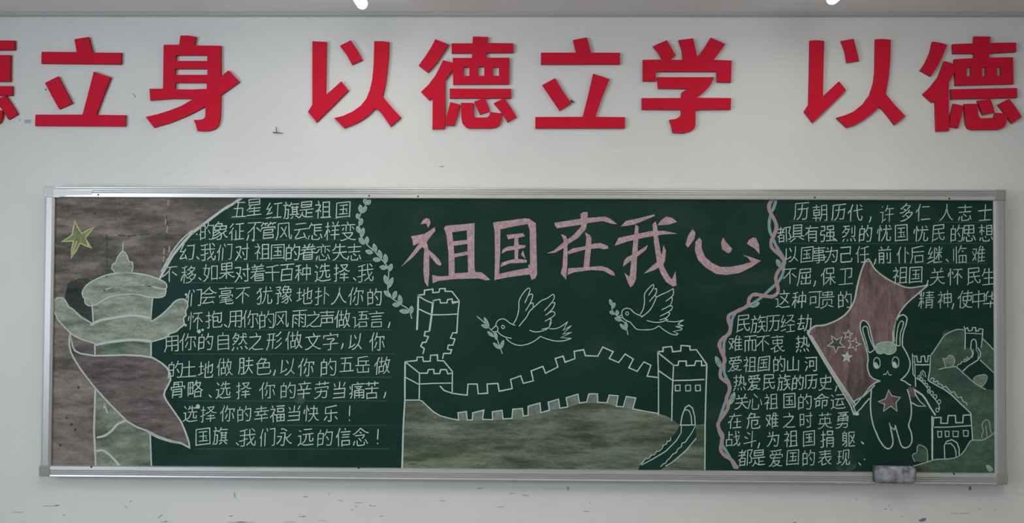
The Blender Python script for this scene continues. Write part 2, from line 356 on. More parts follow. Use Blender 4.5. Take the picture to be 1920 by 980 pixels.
RC = [
 (-456, DE1, 'red wall character cut off by the left edge of the photo', (-936+480, -5), 0),
 (0, [([(455,240),(541,226),(566,322),(742,323),(740,393),(252,388),(255,317),(470,319)], []),
      ([(275,507),(355,467),(395,545),(441,632),(362,667),(318,590)], []),
      ([(574,438),(677,474),(630,590),(588,703),(768,705),(765,773),(214,770),(217,702),(505,702),(540,570)], [])],
  'leftmost whole red character, two flat bars with two slanted strokes between', (0, 0), 0),
 (0, [([(1104,218),(1150,217),(1200,226),(1190,278),(1352,280),(1352,470),(1398,430),(1466,500),(1405,545),(1352,582),(1348,720),(1338,765),(1318,788),(1290,799),(1250,803),(1208,800),(1198,760),(1186,733),(1215,735),(1240,730),(1256,718),(1258,680),(1258,650),(1200,682),(1140,712),(1040,752),(942,780),(915,745),(892,715),(960,700),(1040,675),(1110,648),(1186,604),(1060,604),(920,614),(915,543),(998,543),(1002,274),(1098,274)],
       [[(1076,338),(1269,338),(1269,373),(1076,373)],[(1072,421),(1270,421),(1270,458),(1072,458)],[(1072,506),(1267,507),(1266,543),(1170,548),(1072,546)]])],
  'second whole red character from the left, tall slotted box with curved leg', (0, 0), 0),
 (480, [([(345,252),(432,256),(430,420),(426,582),(475,540),(522,497),(567,552),(470,650),(370,748),(318,684),(345,640)], []),
      ([(513,280),(581,246),(620,305),(653,366),(588,395),(555,335)], []),
      ([(724,252),(775,252),(815,258),(812,350),(803,440),(793,515),(776,590),(830,655),(888,718),(824,774),(780,710),(755,678),(730,662),(690,705),(640,740),(590,765),(540,784),(478,722),(530,710),(590,683),(640,648),(675,605),(697,550),(712,485),(720,400)], [])],
  'red character of hooked left stroke, dot and forked right stroke, left of centre', (0, 0), 0),
 (480, DE1, 'dense red character of nine strokes at the middle of the slogan', (0, 0), 0),
 (960, LI2, 'red character of two flat bars and two slanted strokes right of centre', (0, 0), 0),
 (960, [([(864,282),(948,245),(975,290),(1003,338),(968,366),(1048,366),(1040,300),(1020,245),(1110,234),(1122,290),(1136,354),(1180,290),(1217,230),(1307,270),(1270,320),(1236,366),(1346,370),(1342,504),(1258,502),(1255,438),(882,438),(880,497),(802,496),(802,366),(922,364),(895,320)], []),
      ([(890,472),(1238,472),(1225,505),(1205,535),(1170,570),(1128,598),(1342,600),(1340,670),(1124,672),(1124,765),(1115,788),(1095,803),(1050,815),(986,812),(977,770),(964,733),(1000,728),(1025,716),(1036,700),(1036,672),(796,670),(796,600),(1036,600),(1040,565),(1078,543),(896,541)], [])],
  'red character with three strokes over a roof bar and a hook below, right of centre', (0, 0), 0),
 (1440, [([(258,248),(300,246),(345,250),(340,420),(337,590),(385,545),(436,498),(479,552),(380,650),(275,750),(223,680),(250,640),(255,450)], []),
      ([(449,250),(524,237),(543,305),(560,372),(485,382),(474,315)], []),
      ([(660,240),(705,238),(752,243),(750,350),(740,470),(722,575),(780,645),(842,710),(776,764),(740,715),(705,672),(682,652),(640,692),(580,738),(530,765),(485,780),(420,720),(470,706),(530,680),(585,635),(625,580),(648,510),(657,440)], [])],
  'red character of hooked left stroke, dot and forked right stroke, at right', (0, 0), 0),
 (1440, [([(1010,254),(1050,260),(1098,274),(1072,340),(1038,405),(998,466),(934,430),(965,385),(995,320)], []),
      ([(1082,373),(1148,395),(1146,440),(1108,502),(1108,650),(1110,800),(1032,803),(1026,620),(1005,626),(950,576),(1000,528),(1045,470)], []),
      ([(1132,270),(1262,265),(1264,222),(1364,224),(1360,262),(1520,260),(1520,318),(1356,326),(1356,352),(1502,350),(1505,514),(1150,523),(1143,362),(1264,355),(1262,328),(1135,328)],
       [[(1218,412),(1245,412),(1245,466),(1218,466)],[(1312,412),(1336,412),(1336,466),(1312,466)],[(1403,410),(1430,410),(1430,462),(1403,462)]]),
      ([(1122,546),(1526,538),(1528,598),(1124,606)], []),
      ([(1138,634),(1200,648),(1185,715),(1164,784),(1112,772),(1118,710)], []),
      ([(1203,636),(1284,634),(1288,700),(1294,715),(1305,724),(1385,720),(1395,690),(1435,692),(1466,705),(1463,740),(1450,775),(1415,793),(1250,795),(1225,785),(1212,760),(1208,700)], []),
      ([(1285,616),(1362,604),(1378,645),(1390,688),(1320,703),(1300,660)], []),
      ([(1410,640),(1478,604),(1520,660),(1555,714),(1496,755),(1455,695)], [])],
  'dense red character of nine strokes nearest the right edge of the photo', (0, 0), 0)]
for tx, pcs, label, sh, _ in RC:
    if sh != (0, 0): tx = 480
    allp = [(x + (sh[0]-480 if sh != (0, 0) else 0), y + sh[1]) for o_, h_ in pcs for x, y in S(tx, o_)]
    cx = sum(p[0] for p in allp)/len(allp); by = max(p[1] for p in allp)
    org = P(cx, by, 0)
    root = empty('wall_character', org)
    dx, dy = (sh[0]-480 if sh != (0, 0) else 0), sh[1]
    for o_, h_ in pcs:
        slab('stroke_piece', [(x+dx, y+dy) for x, y in S(tx, o_)], [[(x+dx, y+dy) for x, y in S(tx, q)] for q in h_], root, org)
    tag(root, label, 'wall letter', 'red slogan characters on the wall')

# ------------------------------------------------------------------ chalkboard
BW, BZ0, BH, BO = 4.2373, 0.95903, 1.2811, .080
BF = .066                                  # writing face, distance from the wall
board = empty('chalkboard', (0, 0, BZ0))
tag(board, 'long green chalkboard in an aluminium frame covered with chalk writing and drawings', 'chalkboard')
OB = Vector((0, 0, BZ0))
RT = .048
box('board_panel', -BW/2+.02, BW/2-.02, -BF, -.004, BZ0+.02, BZ0+BH-.02, BOARD, board)
def rail(name, x0, x1, z0, z1, prof, m, vertical=False):
    """prof: (position across 0..1, depth from wall) swept along the rail"""
    V, F = [], []
    pr = [(0, .0)] + prof + [(1, .0)]
    for e in (x0, x1) if not vertical else (z0, z1):
        for t, d in pr:
            V.append((e, -d, z1+(z0-z1)*t - BZ0) if not vertical else (x0+(x1-x0)*t, -d, e - BZ0))
    n = len(pr)
    F = [(i, i+1, n+i+1, n+i) for i in range(n-1)] + [tuple(range(n)), tuple(range(n, 2*n))[::-1]]
    mi = [1 if abs(pr[i][1]-(BO-g)) < 1e-6 and abs(pr[i+1][1]-(BO-g)) < 1e-6 else 0 for i in range(n-1)] + [0, 0]
    return mesh(name, V, F, [m, ALUG], board, mi)
g = .0022
ptop = [(0, BO-.004), (.05, BO), (.14, BO), (.17, BO-g), (.21, BO-g), (.24, BO), (.33, BO), (.36, BO-g), (.40, BO-g), (.43, BO), (.50, BO), (.53, BO-g), (.57, BO-g), (.60, BO),
        (.93, BO-.001), (1.0, BO-.006)]
pbot = [(0, BO-.006), (.06, BO-.001), (.38, BO), (.41, BO-g), (.45, BO-g), (.48, BO), (.56, BO), (.59, BO-g), (.63, BO-g), (.66, BO), (.74, BO), (.77, BO-g), (.80, BO-g), (.84, BO+.001), (.95, BO+.002), (1, BO-.003)]
o = rail('frame_rail', -BW/2+RT, BW/2-RT, BZ0+BH-RT, BZ0+BH, ptop, ALU); o['label'] = 'grooved aluminium rail along the top'
o = rail('frame_rail', -BW/2+RT, BW/2-RT, BZ0, BZ0+RT, pbot, ALU); o['label'] = 'grooved aluminium rail along the bottom'
ps = [(0, BO-.012), (.12, BO-.002), (.3, BO), (.8, BO), (1, BO-.006)]
rail('frame_rail', -BW/2, -BW/2+RT, BZ0+RT, BZ0+BH-RT, ps, ALUD, True)
rail('frame_rail', BW/2-RT, BW/2, BZ0+RT, BZ0+BH-RT, ps, ALUD, True)
for sx, z, m in ((-1, BZ0+BH-RT, CAPL), (1, BZ0+BH-RT, CAPM), (-1, BZ0, CAPM), (1, BZ0, CAPM)):
    x = -BW/2-.001 if sx < 0 else BW/2-RT
    box('corner_cap', x, x+RT+.001, -BO-.002, 0, z, z+RT, m, board, bev=.004)
for px, py in ((184, 365), (692, 367), (784, 368), (1528, 370), (1780, 372), (171, 875), (672, 877), (1789, 888)):
    c0 = P(px, py, BO+.0005)-OB; V, F = [], []
    tube(V, F, [c0+Vector((0, .004, 0)), c0], .0042, 10); mesh('screw', V, F, SCREW, board)
# strip of white tape at the upper left corner
tp = [(88,353),(175,357),(170,365),(125,366),(108,370),(90,369)]
V = [P(x, y, BO+.0015)-OB for x, y in tp] + [P(x, y, BO+.0005)-OB for x, y in tp]; n = len(tp)
mesh('tape_strip', V, [tuple(range(n)), tuple(range(n, 2*n))[::-1]] + [(i, (i+1) % n, n+(i+1) % n, n+i) for i in range(n)], TAPE, board)

# ---- chalk tools: everything lies on the writing face
LAY = .00022
def flat(px, py, lay): 
    v = P(px, py, BF + lay*LAY); return v-OB
class Chalk:
    def __init__(s): s.V, s.F, s.MI, s.UV, s.m = [], [], [], [], []
    def mi(s, m):
        if m not in s.m: s.m.append(m)
        return s.m.index(m)
    def fill(s, pts, m, lay=1, holes=()):
        loops = [[Vector((x, y, 0)) for x, y in l] for l in [pts]+list(holes)]
        base = len(s.V); fl = [v for l in loops for v in l]
        s.V += [flat(v.x, v.y, lay) for v in fl]
        k = s.mi(m)
        for t in tessellate_polygon(loops):
            a, b2, c2 = [s.V[base+i] for i in t]
            t = tuple(t) if (b2-a).cross(c2-a).y < 0 else tuple(t)[::-1]
            s.F.append(tuple(base+i for i in t)); s.MI.append(k); s.UV += [(0, .5)]*3
        return s
    def line(s, pts, m, w=3.0, lay=6, closed=False, curve=False, jit=.12, taper=False):
        pts = [tuple(p) for p in pts]
        if curve: pts = sm(pts, closed)
        if closed: pts = pts + [pts[0]]
        q = [pts[0]]
        for p in pts[1:]:
            if math.hypot(p[0]-q[-1][0], p[1]-q[-1][1]) > .3: q.append(p)
        if len(q) < 2: return s
        # round-ish ends
        def ext(a, b2, l):
            d = math.hypot(a[0]-b2[0], a[1]-b2[1]); return (a[0]+(a[0]-b2[0])/d*l, a[1]+(a[1]-b2[1])/d*l)
        ws = [w*(1+rnd.uniform(-jit, jit)) for _ in q]
        if not closed:
            q = [ext(q[0], q[1], w*.35)] + q + [ext(q[-1], q[-2], w*.35)]
            ws = [w*.35] + ws + [w*(.15 if taper else .35)]
        base = len(s.V); k = s.mi(m); n = len(q)
        for i, p in enumerate(q):
            a = q[max(i-1, 0)]; c2 = q[min(i+1, n-1)]
            if closed and i in (0, n-1): a, c2 = q[n-2], q[1]
            d1 = Vector((p[0]-a[0], p[1]-a[1])); d2 = Vector((c2[0]-p[0], c2[1]-p[1]))
            if d1.length > 1e-6: d1.normalize()
            if d2.length > 1e-6: d2.normalize()
            t = d1+d2
            if t.length < .2: t = d2 if d2.length else d1
            t.normalize(); nn = Vector((-t.y, t.x))
            cs = max(.55, abs(nn.dot(Vector((-d2.y, d2.x))) if d2.length > .5 else 1))
            h = ws[i]/2/cs
            s.V += [flat(p[0]+nn.x*h, p[1]+nn.y*h, lay), flat(p[0]-nn.x*h, p[1]-nn.y*h, lay)]
        for i in range(n-1):
            s.F.append((base+2*i, base+2*i+1, base+2*i+3, base+2*i+2)); s.MI.append(k); s.UV += [(0, 0), (0, 1), (0, 1), (0, 0)]
        return s
    def blob(s, x, y, r, m, lay=7, ry=None):
        s.fill([(x+r*rnd.uniform(.8, 1.15)*math.cos(t), y+(ry or r)*rnd.uniform(.8, 1.15)*math.sin(t)) for t in [k*math.pi/4 for k in range(8)]], m, lay); return s
    def build(s, name, parent, label=None):
        me = bpy.data.meshes.new(name); me.from_pydata([tuple(v) for v in s.V], [], s.F)
        for m in s.m: me.materials.append(m)
        me.polygons.foreach_set('material_index', s.MI)
        uv = me.uv_layers.new(name='UVMap'); uv.data.foreach_set('uv', [c for u in s.UV for c in u])
        o = bpy.data.objects.new(name, me); COL.objects.link(o); o.parent = parent
        if label: o['label'] = label
        me.update(); return o
def T(ox, oy, sc, pts): return [(ox + x/sc, oy + y/sc) for x, y in pts]

# ---- left picture: brown ground, star, pillar with cloud wings, flag
A = lambda pts: T(90, 360, 3.769, pts)
B = lambda pts: T(90, 620, 3.769, pts)
arc = [(453,371),(435,383),(418,393),(391,413),(373,427),(357,440),(334,466),(322,482),(313,497),(300,521)]
g_ = Chalk()
ground = arc + [(296,524)] + [(260,540),(180,560),(168,600),(176,640),(177,660),(181,730),(178,800),(178,882),(84,882),(90,600),(94,366),(447,366)]
patch = A([(130,690),(150,640),(230,610),(300,640),(310,900),(270,890),(160,810),(120,760)])
g_.fill(ground, F_BROWN, 1)
g_.fill(sm(patch, True), F_DIM, 2)
ground_o = g_.build('chalk_background', board, 'smeared brown chalk ground')
c = Chalk(); c.line(arc, L_BOLD, 5.5, 7, curve=True)
c.line(A([(800,560),(850,470),(900,390),(960,320),(1020,270)]), L_BOLD, 3, 7, curve=True)
for x, y0, y1 in ((316, 374, 384), (311, 411, 420), (314, 424, 436), (308, 466, 476), (307, 480, 490), (318, 462, 472)): c.line([(x, y0), (x-1, y1)], L_PINKR, 3, 7)
for p in ((200,438,300,442),(201,440,201,530),(313,420,300,540)):
    pass
c.build('chalk_arc', ground_o, 'thick white chalk arc')
crk, nt, b = mat('old_crack'); setb(b, (.035, .035, .03), .9)
c = Chalk()
for seg in ([(200,437),(222,441),(240,442),(262,440),(290,439),(310,441)], [(200,440),(201,455),(201,480),(200,510),(200,522)], [(312,405),(314,430),(310,460),(306,490),(303,510)]):
    for i in range(len(seg)-1):
        if rnd.random() < .9: c.line([seg[i], ((seg[i][0]*.3+seg[i+1][0]*.7), seg[i][1]*.3+seg[i+1][1]*.7)], chalk_line('crack_line', (.045, .042, .038)) if False else L_FAINT, 2.2, 4)
for x, y in ((125,783),(134,795),(141,805),(147,726),(113,834),(178,400)): c.blob(x, y, 2.6, crk, 4)
tag(c.build('worn_spot', ground_o), kind='stuff')
st = A([(189,203),(210,250),(238,292),(280,268),(328,245),(295,285),(262,325),(285,360),(308,395),(265,378),(226,360),(195,420),(163,468),(168,400),(180,345),(135,348),(95,350),(140,325),(172,300),(180,250)])
c = Chalk(); c.fill(st, F_STAR, 4); c.line(st, L_YELLOW, 2.6, 7, True); c.line(A([(262,325),(290,385)]), L_YELLOW, 2, 7); c.line(A([(205,345),(170,440)]), L_YELLOW, 2, 7)
c.build('chalk_star', board, 'single yellow chalk star at the upper left')
# pillar
c = Chalk()
lw = A([(310,930),(270,905),(230,880),(190,840),(165,820),(150,815),(130,780),(110,752),(85,745),(55,755),(36,790),(42,840),(62,880),(65,895),(100,935),(128,965)]) + B([(148,5),(180,32),(240,60),(330,88)])
rw = B([(735,75),(790,60),(845,40),(860,20),(905,5)]) + A([(925,965),(960,935),(958,890),(975,870),(972,840),(988,800),(975,765),(945,755),(900,770),(860,812),(800,868),(730,915)])
body = lw + rw
c.fill(body, F_PALE, 3)
c.fill(B([(330,88),(450,68),(560,60),(735,75),(728,180),(330,172)]), F_COL, 3)
c.fill(B([(333,410),(728,640),(730,980),(338,980),(325,700)]), F_COL, 2)
neck = A([(308,800),(345,790),(430,745),(560,725),(740,745),(728,930),(600,930),(450,935),(312,940)])
c.fill(neck, F_PALE, 4)
r1 = A([(250,742),(243,705),(275,655),(350,610),(430,582),(520,570),(640,575),(740,598),(812,628),(838,655),(820,685),(700,662),(600,652),(480,665),(380,700),(300,750),(265,752)])
r2 = A([(262,750),(300,750),(380,700),(480,665),(600,652),(700,662),(820,685),(832,705),(815,738),(740,745),(640,726),(560,722),(430,742),(345,792),(295,803),(264,785)])
c.fill(r1, F_PALE, 4); c.fill(r2, F_PALE, 4)
bulb = A([(528,415),(508,435),(490,460),(480,495),(455,512),(450,540),(475,568),(590,568),(602,530),(597,495),(572,490),(562,455),(548,430)])
c.fill(bulb, F_PALE, 4)
pil = c.build('chalk_pillar', board, 'pale green chalk pillar with cloud wings')
c = Chalk()
c.line(A([(530,355),(529,390),(528,415)]), L_WHITE, 2, 7); c.line(bulb, L_WHITE, 2.2, 7, True)
c.line(r1, L_WHITE, 2.8, 7, True, True); c.line(r2, L_WHITE, 2.5, 7, True, True)
c.line(A([(310,790),(316,850),(320,920)]), L_WHITE, 3, 7); c.line(A([(740,745),(732,830),(727,910)]), L_WHITE, 2.6, 7)
c.line(A([(305,935),(370,905),(450,890),(600,870),(727,890)]), L_BOLD, 5.5, 7, curve=True)
c.line(A([(312,925),(270,905),(230,880),(190,840),(165,820),(150,815),(130,780),(110,752),(85,745),(55,755),(36,790),(42,840),(62,880),(65,895),(100,935),(130,967)]) + B([(148,5),(180,32),(240,60),(330,88)]), L_BOLD, 3, 7, curve=True)
c.line(B([(735,75),(790,60),(845,40),(860,20),(905,5)]) + A([(925,965),(960,935),(958,890),(975,870),(972,840),(988,800),(975,765),(945,755),(900,770),(860,812),(800,868),(730,915)]), L_BOLD, 3, 7, curve=True)
c.line(B([(338,98),(440,78),(560,65),(650,65),(732,75)]), L_BOLD, 6, 7, curve=True)
c.line(B([(331,88),(332,165)]), L_BOLD, 3.5, 7); c.line(B([(728,78),(728,178)]), L_BOLD, 3.5, 7)
c.line(B([(334,415),(330,550),(325,700),(330,800),(338,965)]), L_BOLD, 4, 7); c.line(B([(722,730),(727,850),(731,965)]), L_BOLD, 3, 7)
c.line(B([(350,752),(400,740),(450,705),(490,660),(540,638)]), L_BOLD, 5, 7, curve=True)
c.line(B([(345,848),(390,845),(440,880),(500,945),(510,960)]), L_BOLD, 5, 7, curve=True)
c.line(B([(395,510),(408,545),(420,580)]), L_BOLD, 3, 7); c.line(B([(400,512),(395,545)]), L_BOLD, 3, 7)
c.build('chalk_outline', pil)
fl = B([(155,10),(152,60),(150,100),(162,150),(180,190),(230,270),(330,400),(440,520),(560,640),(630,680),(700,705),(780,745),(850,770),(900,785),(935,790),(1000,825),(996,785),(970,710),(940,640),(905,590),(870,540),(835,490),(820,455),(825,425),(850,380),(866,345),(862,300),(840,260),(800,225),(740,190),(660,176),(540,170),(330,176),(230,160),(190,140),(175,110)])
fold = B([(158,15),(240,58),(330,85),(332,172),(230,158),(175,110)])
c = Chalk(); c.fill(fl, F_FLAG, 5); c.fill(fold, F_FLAG, 4)
fo = c.build('chalk_banner', board, 'brown chalk banner waving across the pillar')
c = Chalk(); c.line(fl, L_BOLD, 3.6, 8, True)
c.line(B([(160,20),(240,60),(330,88)]), L_BOLD, 3, 8); c.line(B([(705,715),(780,755),(860,780),(940,795)]), L_BOLD, 4, 8)
c.build('chalk_outline', fo)

# ---- title, five pink characters
E_ = lambda pts: T(740, 380, 5.3333, pts)
F_ = lambda pts: T(1080, 380, 5.3333, pts)
TITLE = [
 [(E_, [(258,215),(285,170),(318,152),(350,165),(360,200),(335,252),(318,215),(325,205)], []),
  (E_, [(165,335),(300,310),(400,243),(407,280),(330,375),(322,400),(340,470),(400,520),(440,560),(468,610),(460,630),(420,615),(360,540),(346,520),(346,700),(338,800),(332,842),(300,790),(288,700),(290,560),(297,460),(275,440),(180,545),(60,645),(130,560),(250,400),(185,430),(178,375)], []),
  (E_, [(492,255),(510,230),(800,203),(796,400),(798,640),(805,690),(870,695),(920,735),(957,770),(910,775),(840,755),(600,762),(440,780),(380,803),(375,720),(440,735),(540,730),(538,500),(515,310)],
   [[(575,295),(722,275),(725,370),(585,385)],[(590,430),(728,410),(728,485),(595,510)],[(598,545),(730,520),(735,695),(600,705)]])],
 [(E_, [(985,195),(1150,175),(1300,155),(1345,160),(1412,205),(1418,450),(1425,715),(1405,755),(1370,770),(1350,715),(1130,745),(998,772),(1003,600),(1000,300)],
   [[(1057,265),(1200,235),(1330,212),(1350,270),(1355,620),(1335,618),(1340,650),(1200,675),(1045,710),(1055,500)]]),
  (E_, [(1118,320),(1285,303),(1302,335),(1235,350),(1240,420),(1312,425),(1300,450),(1240,462),(1232,560),(1320,570),(1320,598),(1150,605),(1055,642),(1070,600),(1130,578),(1200,562),(1198,470),(1120,480),(1068,510),(1080,465),(1130,438),(1195,430),(1198,352),(1135,365)], []),
  (E_, [(1262,520),(1285,475),(1310,560)], [])],
 [(E_, [(1598,200),(1860,158),(1935,150),(2103,138),(2153,155),(2223,212),(2180,212),(2080,182),(1920,205),(1850,220),(1625,255),(1605,232)], []),
  (E_, [(1858,110),(1893,90),(1931,95),(1928,180),(1912,262),(1835,350),(1740,410),(1690,452),(1600,500),(1520,505),(1590,478),(1680,400),(1790,320),(1865,235)], []),
  (E_, [(1665,315),(1710,328),(1728,370),(1728,600),(1720,700),(1715,772),(1690,740),(1660,705),(1678,640),(1690,450),(1688,370)], []),
  (E_, [(1728,490),(1780,455),(1900,435),(2000,405),(2060,402),(2130,430),(2140,455),(2090,465),(2040,452),(1900,468),(1735,515)], []),
  (E_, [(1900,295),(1950,320),(1968,350),(1960,500),(1945,645),(1888,645),(1905,480),(1918,340)], []),
  (E_, [(1735,655),(1830,648),(2070,632),(2130,650),(2190,690),(2203,728),(2170,725),(2090,680),(1960,672),(1790,695),(1728,722)], [])],
 [(F_, [(445,238),(500,180),(600,160),(785,115),(790,130),(650,190),(570,220)], []),
  (F_, [(385,430),(425,350),(540,325),(760,280),(880,280),(1015,308),(860,318),(700,345),(520,385)], []),
  (F_, [(595,215),(625,235),(625,330),(610,560),(600,760),(575,820),(545,845),(515,790),(485,700),(535,740),(555,560),(580,330)], []),
  (F_, [(470,640),(480,580),(510,545),(600,500),(720,420),(700,470),(610,540),(520,600)], []),
  (F_, [(765,215),(795,185),(810,230),(820,330),(850,510),(880,640),(930,730),(960,765),(995,680),(1005,830),(965,835),(900,790),(850,710),(810,600),(780,400)], []),
  (F_, [(875,420),(900,480),(890,580),(870,620),(790,670),(680,708),(760,630),(850,560),(862,490)], []),
  (F_, [(815,225),(850,175),(900,138),(960,150),(1012,190),(930,218)], [])],
 [(F_, [(1165,262),(1195,300),(1185,360),(1120,448),(1095,420),(1120,330)], []),
  (F_, [(1235,348),(1258,380),(1255,450),(1290,540),(1360,600),(1440,640),(1540,640),(1660,618),(1750,590),(1720,550),(1668,520),(1740,540),(1850,580),(1760,640),(1640,700),(1500,722),(1400,710),(1300,650),(1220,570),(1188,480),(1195,390)], []),
  (F_, [(1470,345),(1500,390),(1562,460),(1550,490),(1520,505),(1460,465),(1450,400)], []),
  (F_, [(1770,345),(1800,350),(1830,420),(1835,515),(1790,460),(1750,435),(1708,410),(1730,370)], [])]]
for ch in TITLE:
    c = Chalk()
    for j, (f, o_, h_) in enumerate(ch): c.fill(f(o_), F_PINK, 3+j*.3, [f(q) for q in h_])
    c.build('title_character', board)

# ---- trailing vine
G_ = lambda pts: T(640, 360, 4.08, pts)
c = Chalk(); c.line(G_([(195,80),(180,110),(150,160),(140,200),(136,260),(148,330),(190,395),(250,450),(300,505),(345,560),(362,600),(358,680),(355,740),(375,800),(430,840),(455,860),(500,885),(525,920),(538,965)]), L_GREEN, 2.4, 6, curve=True)
vine = c.build('chalk_vine', board, 'pale green chalk vine with leaf pairs')
def leaf(c, base, tip, w, m=L_GREEN, lw_=1.8, fill=L_LEAF):
    bx, by = base; tx, ty = tip; dx, dy = tx-bx, ty-by; L_ = math.hypot(dx, dy); nx, ny = -dy/L_, dx/L_
    pr = [(0, 0), (.25, .75), (.5, 1), (.75, .8), (1, 0)]
    a = [(bx+dx*t+nx*w*k, by+dy*t+ny*w*k) for t, k in pr]; b2 = [(bx+dx*t-nx*w*k, by+dy*t-ny*w*k) for t, k in pr[::-1]]
    if fill: c.line([(bx+dx*.15, by+dy*.15), (bx+dx*.5, by+dy*.5), (bx+dx*.85, by+dy*.85)], fill, w*1.5, 5)
    c.line(a+b2[1:], m, lw_, 6, curve=True)
LV = [((190,95),(178,48)),((192,95),(222,62)),((152,160),(143,98)),((152,160),(192,112)),((135,205),(120,166)),((140,255),(157,203)),((140,312),(122,262)),((150,348),(170,275)),
 ((175,400),(137,352)),((192,400),(197,342)),((240,465),(187,450)),((265,460),(248,397)),((305,510),(288,445)),((300,520),(243,512)),((342,540),(335,475)),((350,580),(295,572)),
 ((365,605),(385,550)),((350,705),(332,636)),((357,735),(393,655)),((380,800),(328,757)),((398,815),(418,757)),((448,862),(393,860)),((455,862),(445,787)),((518,918),(447,907)),((532,930),(537,872))]
for a, b2 in LV:
    c = Chalk(); leaf(c, G_([a])[0], G_([b2])[0], 3.6); c.build('leaf', vine)

# ---- fortress wall in the middle
H1 = lambda pts: T(740, 520, 5.446, pts)
H2 = lambda pts: T(740, 640, 4.084, pts)
H3 = lambda pts: T(1040, 640, 4.084, pts)
low = H2([(188,450),(210,455),(250,495),(300,540),(350,568),(400,582),(440,592),(490,600),(485,545),(550,535),(555,600),(595,600),(598,545),(683,525),(672,595),(750,598),(748,538),(822,525),(830,592),(898,588),(905,518),(978,512),(985,570),(1022,565),(1022,495),(1112,470),(1120,545),(1185,525),(1175,465),(1255,440),(1265,510)]) + \
      H3([(100,500),(88,430),(178,402),(190,470),(245,462),(262,400),(328,400),(330,465),(400,468),(418,410),(485,415),(472,495),(525,500),(548,420),(620,432),(598,515),(700,535),(790,550)])
c = Chalk()
hill = H2([(60,985),(66,700),(80,450)]) + low + H3([(860,572),(900,595),(955,638),(940,680),(915,715),(880,740),(860,770),(830,790),(820,805),(770,850),(700,900),(650,945),(640,985)])
c.fill(hill, F_HILL, 1)
c.fill(H3([(1078,640),(1148,630),(1150,985),(810,985),(900,915),(1000,830),(1083,740)]), F_HILL, 1)
for q in (H2([(485,545),(550,535),(555,604),(492,604)]), H2([(598,545),(683,525),(672,600),(595,604)]), H2([(748,538),(822,525),(830,597),(750,602)]), H2([(905,518),(978,512),(983,590),(898,595)]),
          H2([(1022,495),(1112,470),(1120,550),(1022,570)]), H2([(1175,465),(1255,440),(1265,515),(1185,530)]), H3([(88,430),(178,402),(190,475),(100,505)]), H3([(262,400),(328,400),(330,468),(245,466)]),
          H3([(418,410),(485,415),(472,498),(400,472)]), H3([(548,420),(620,432),(598,518),(525,503)])):
    c.fill(q, F_MERLON, 2)
fort = c.build('chalk_fortress', board, 'chalk drawing of a long battlement wall with three towers over an olive hill')
c = Chalk(); W_ = L_WHITE
c.line(low, W_, 2.6, 6)
c.line(H2([(348,342),(380,375),(440,395),(500,405),(555,410),(562,325),(632,325),(640,400),(712,395),(708,325),(790,320),(800,380),(900,360),(888,290),(965,262),(985,320),(1062,300),(1045,225),(1135,190),(1155,242),(1250,195),(1230,130),(1290,112),(1305,158)]) +
       H3([(155,130),(150,75),(222,62),(235,108),(330,112),(368,42),(448,78),(418,130),(490,160),(540,95),(602,135),(568,200),(632,228),(683,155),(737,182),(708,265),(785,275)]), W_, 2.8, 6)
c.build('wall_outline', fort)
def tower(lines, name='tower_outline'):
    c = Chalk()
    for l, w_ in lines: c.line(l, W_, w_, 6)
    c.build(name, fort)
tower([(H1([(242,180),(303,172),(305,130),(390,118),(390,155),(452,150),(458,115),(515,112),(515,140),(585,142),(660,240),(645,370),(635,565),(592,565),(570,618),(615,628),(595,690),(548,690),(540,732),(582,738),(568,775),(500,775),(490,825)]), 2.8),
       (H1([(242,180),(236,350),(228,530)]), 4), (H1([(245,190),(310,230),(385,262)]), 2.8), (H1([(245,320),(310,352),(375,380),(500,380),(645,372)]), 2.6),
       (H1([(600,248),(660,245)]), 2.4), (H1([(385,260),(395,235),(462,222),(468,260),(535,258),(540,225),(585,218),(592,262),(655,248)]), 2.6),
       (H1([(392,240),(378,380),(355,545)]), 4), (H1([(355,548),(310,552),(302,595),(345,602),(320,660),(285,662),(266,700),(302,725),(290,778)]), 2.8)])
tower([(H2([(78,155),(170,145),(172,120),(215,118),(220,152),(272,150),(275,105),(328,102),(328,145),(375,148),(442,230),(440,385)]), 2.8), (H2([(80,155),(78,300),(78,450),(66,650),(57,970)]), 3.6),
       (H2([(90,162),(190,242),(250,242),(258,215),(298,212),(302,245),(345,245),(352,215),(395,215),(408,248),(440,240)]), 2.8), (H2([(190,242),(188,445)]), 2.8),
       (H2([(85,275),(180,325),(300,320),(435,318)]), 2.6), (H2([(85,448),(188,448)]), 2.4)])
tower([(H3([(788,78),(830,75),(830,45),(895,38),(903,78),(965,72),(968,30),(1035,35),(1038,65),(1085,62),(1165,175),(1158,400),(1152,630),(1150,980)]), 3), (H3([(790,78),(795,300),(795,562)]), 2.8),
       (H3([(795,88),(910,180),(900,400),(897,605)]), 3), (H3([(910,182),(945,182),(950,150),(1008,150),(1008,185),(1070,182),(1082,148),(1125,150),(1125,185),(1165,182)]), 2.8),
       (H3([(800,225),(905,298),(1030,296),(1145,290)]), 2.8)] +
      [(H3([(x0, 335), (x0+38, 333), (x0+38, 376), (x0+3, 378), (x0, 335)]), 2.2) for x0 in (922, 1002, 1077)] +
      [(H3([(965,635),(975,570),(1000,505),(1027,487),(1055,508),(1072,570),(1076,640)]), 2.6), (H3([(985,535),(1005,520),(1030,530),(1045,570),(1050,635)]), 2.2), (H3([(960,640),(1080,638)]), 2.8)])
c = Chalk()
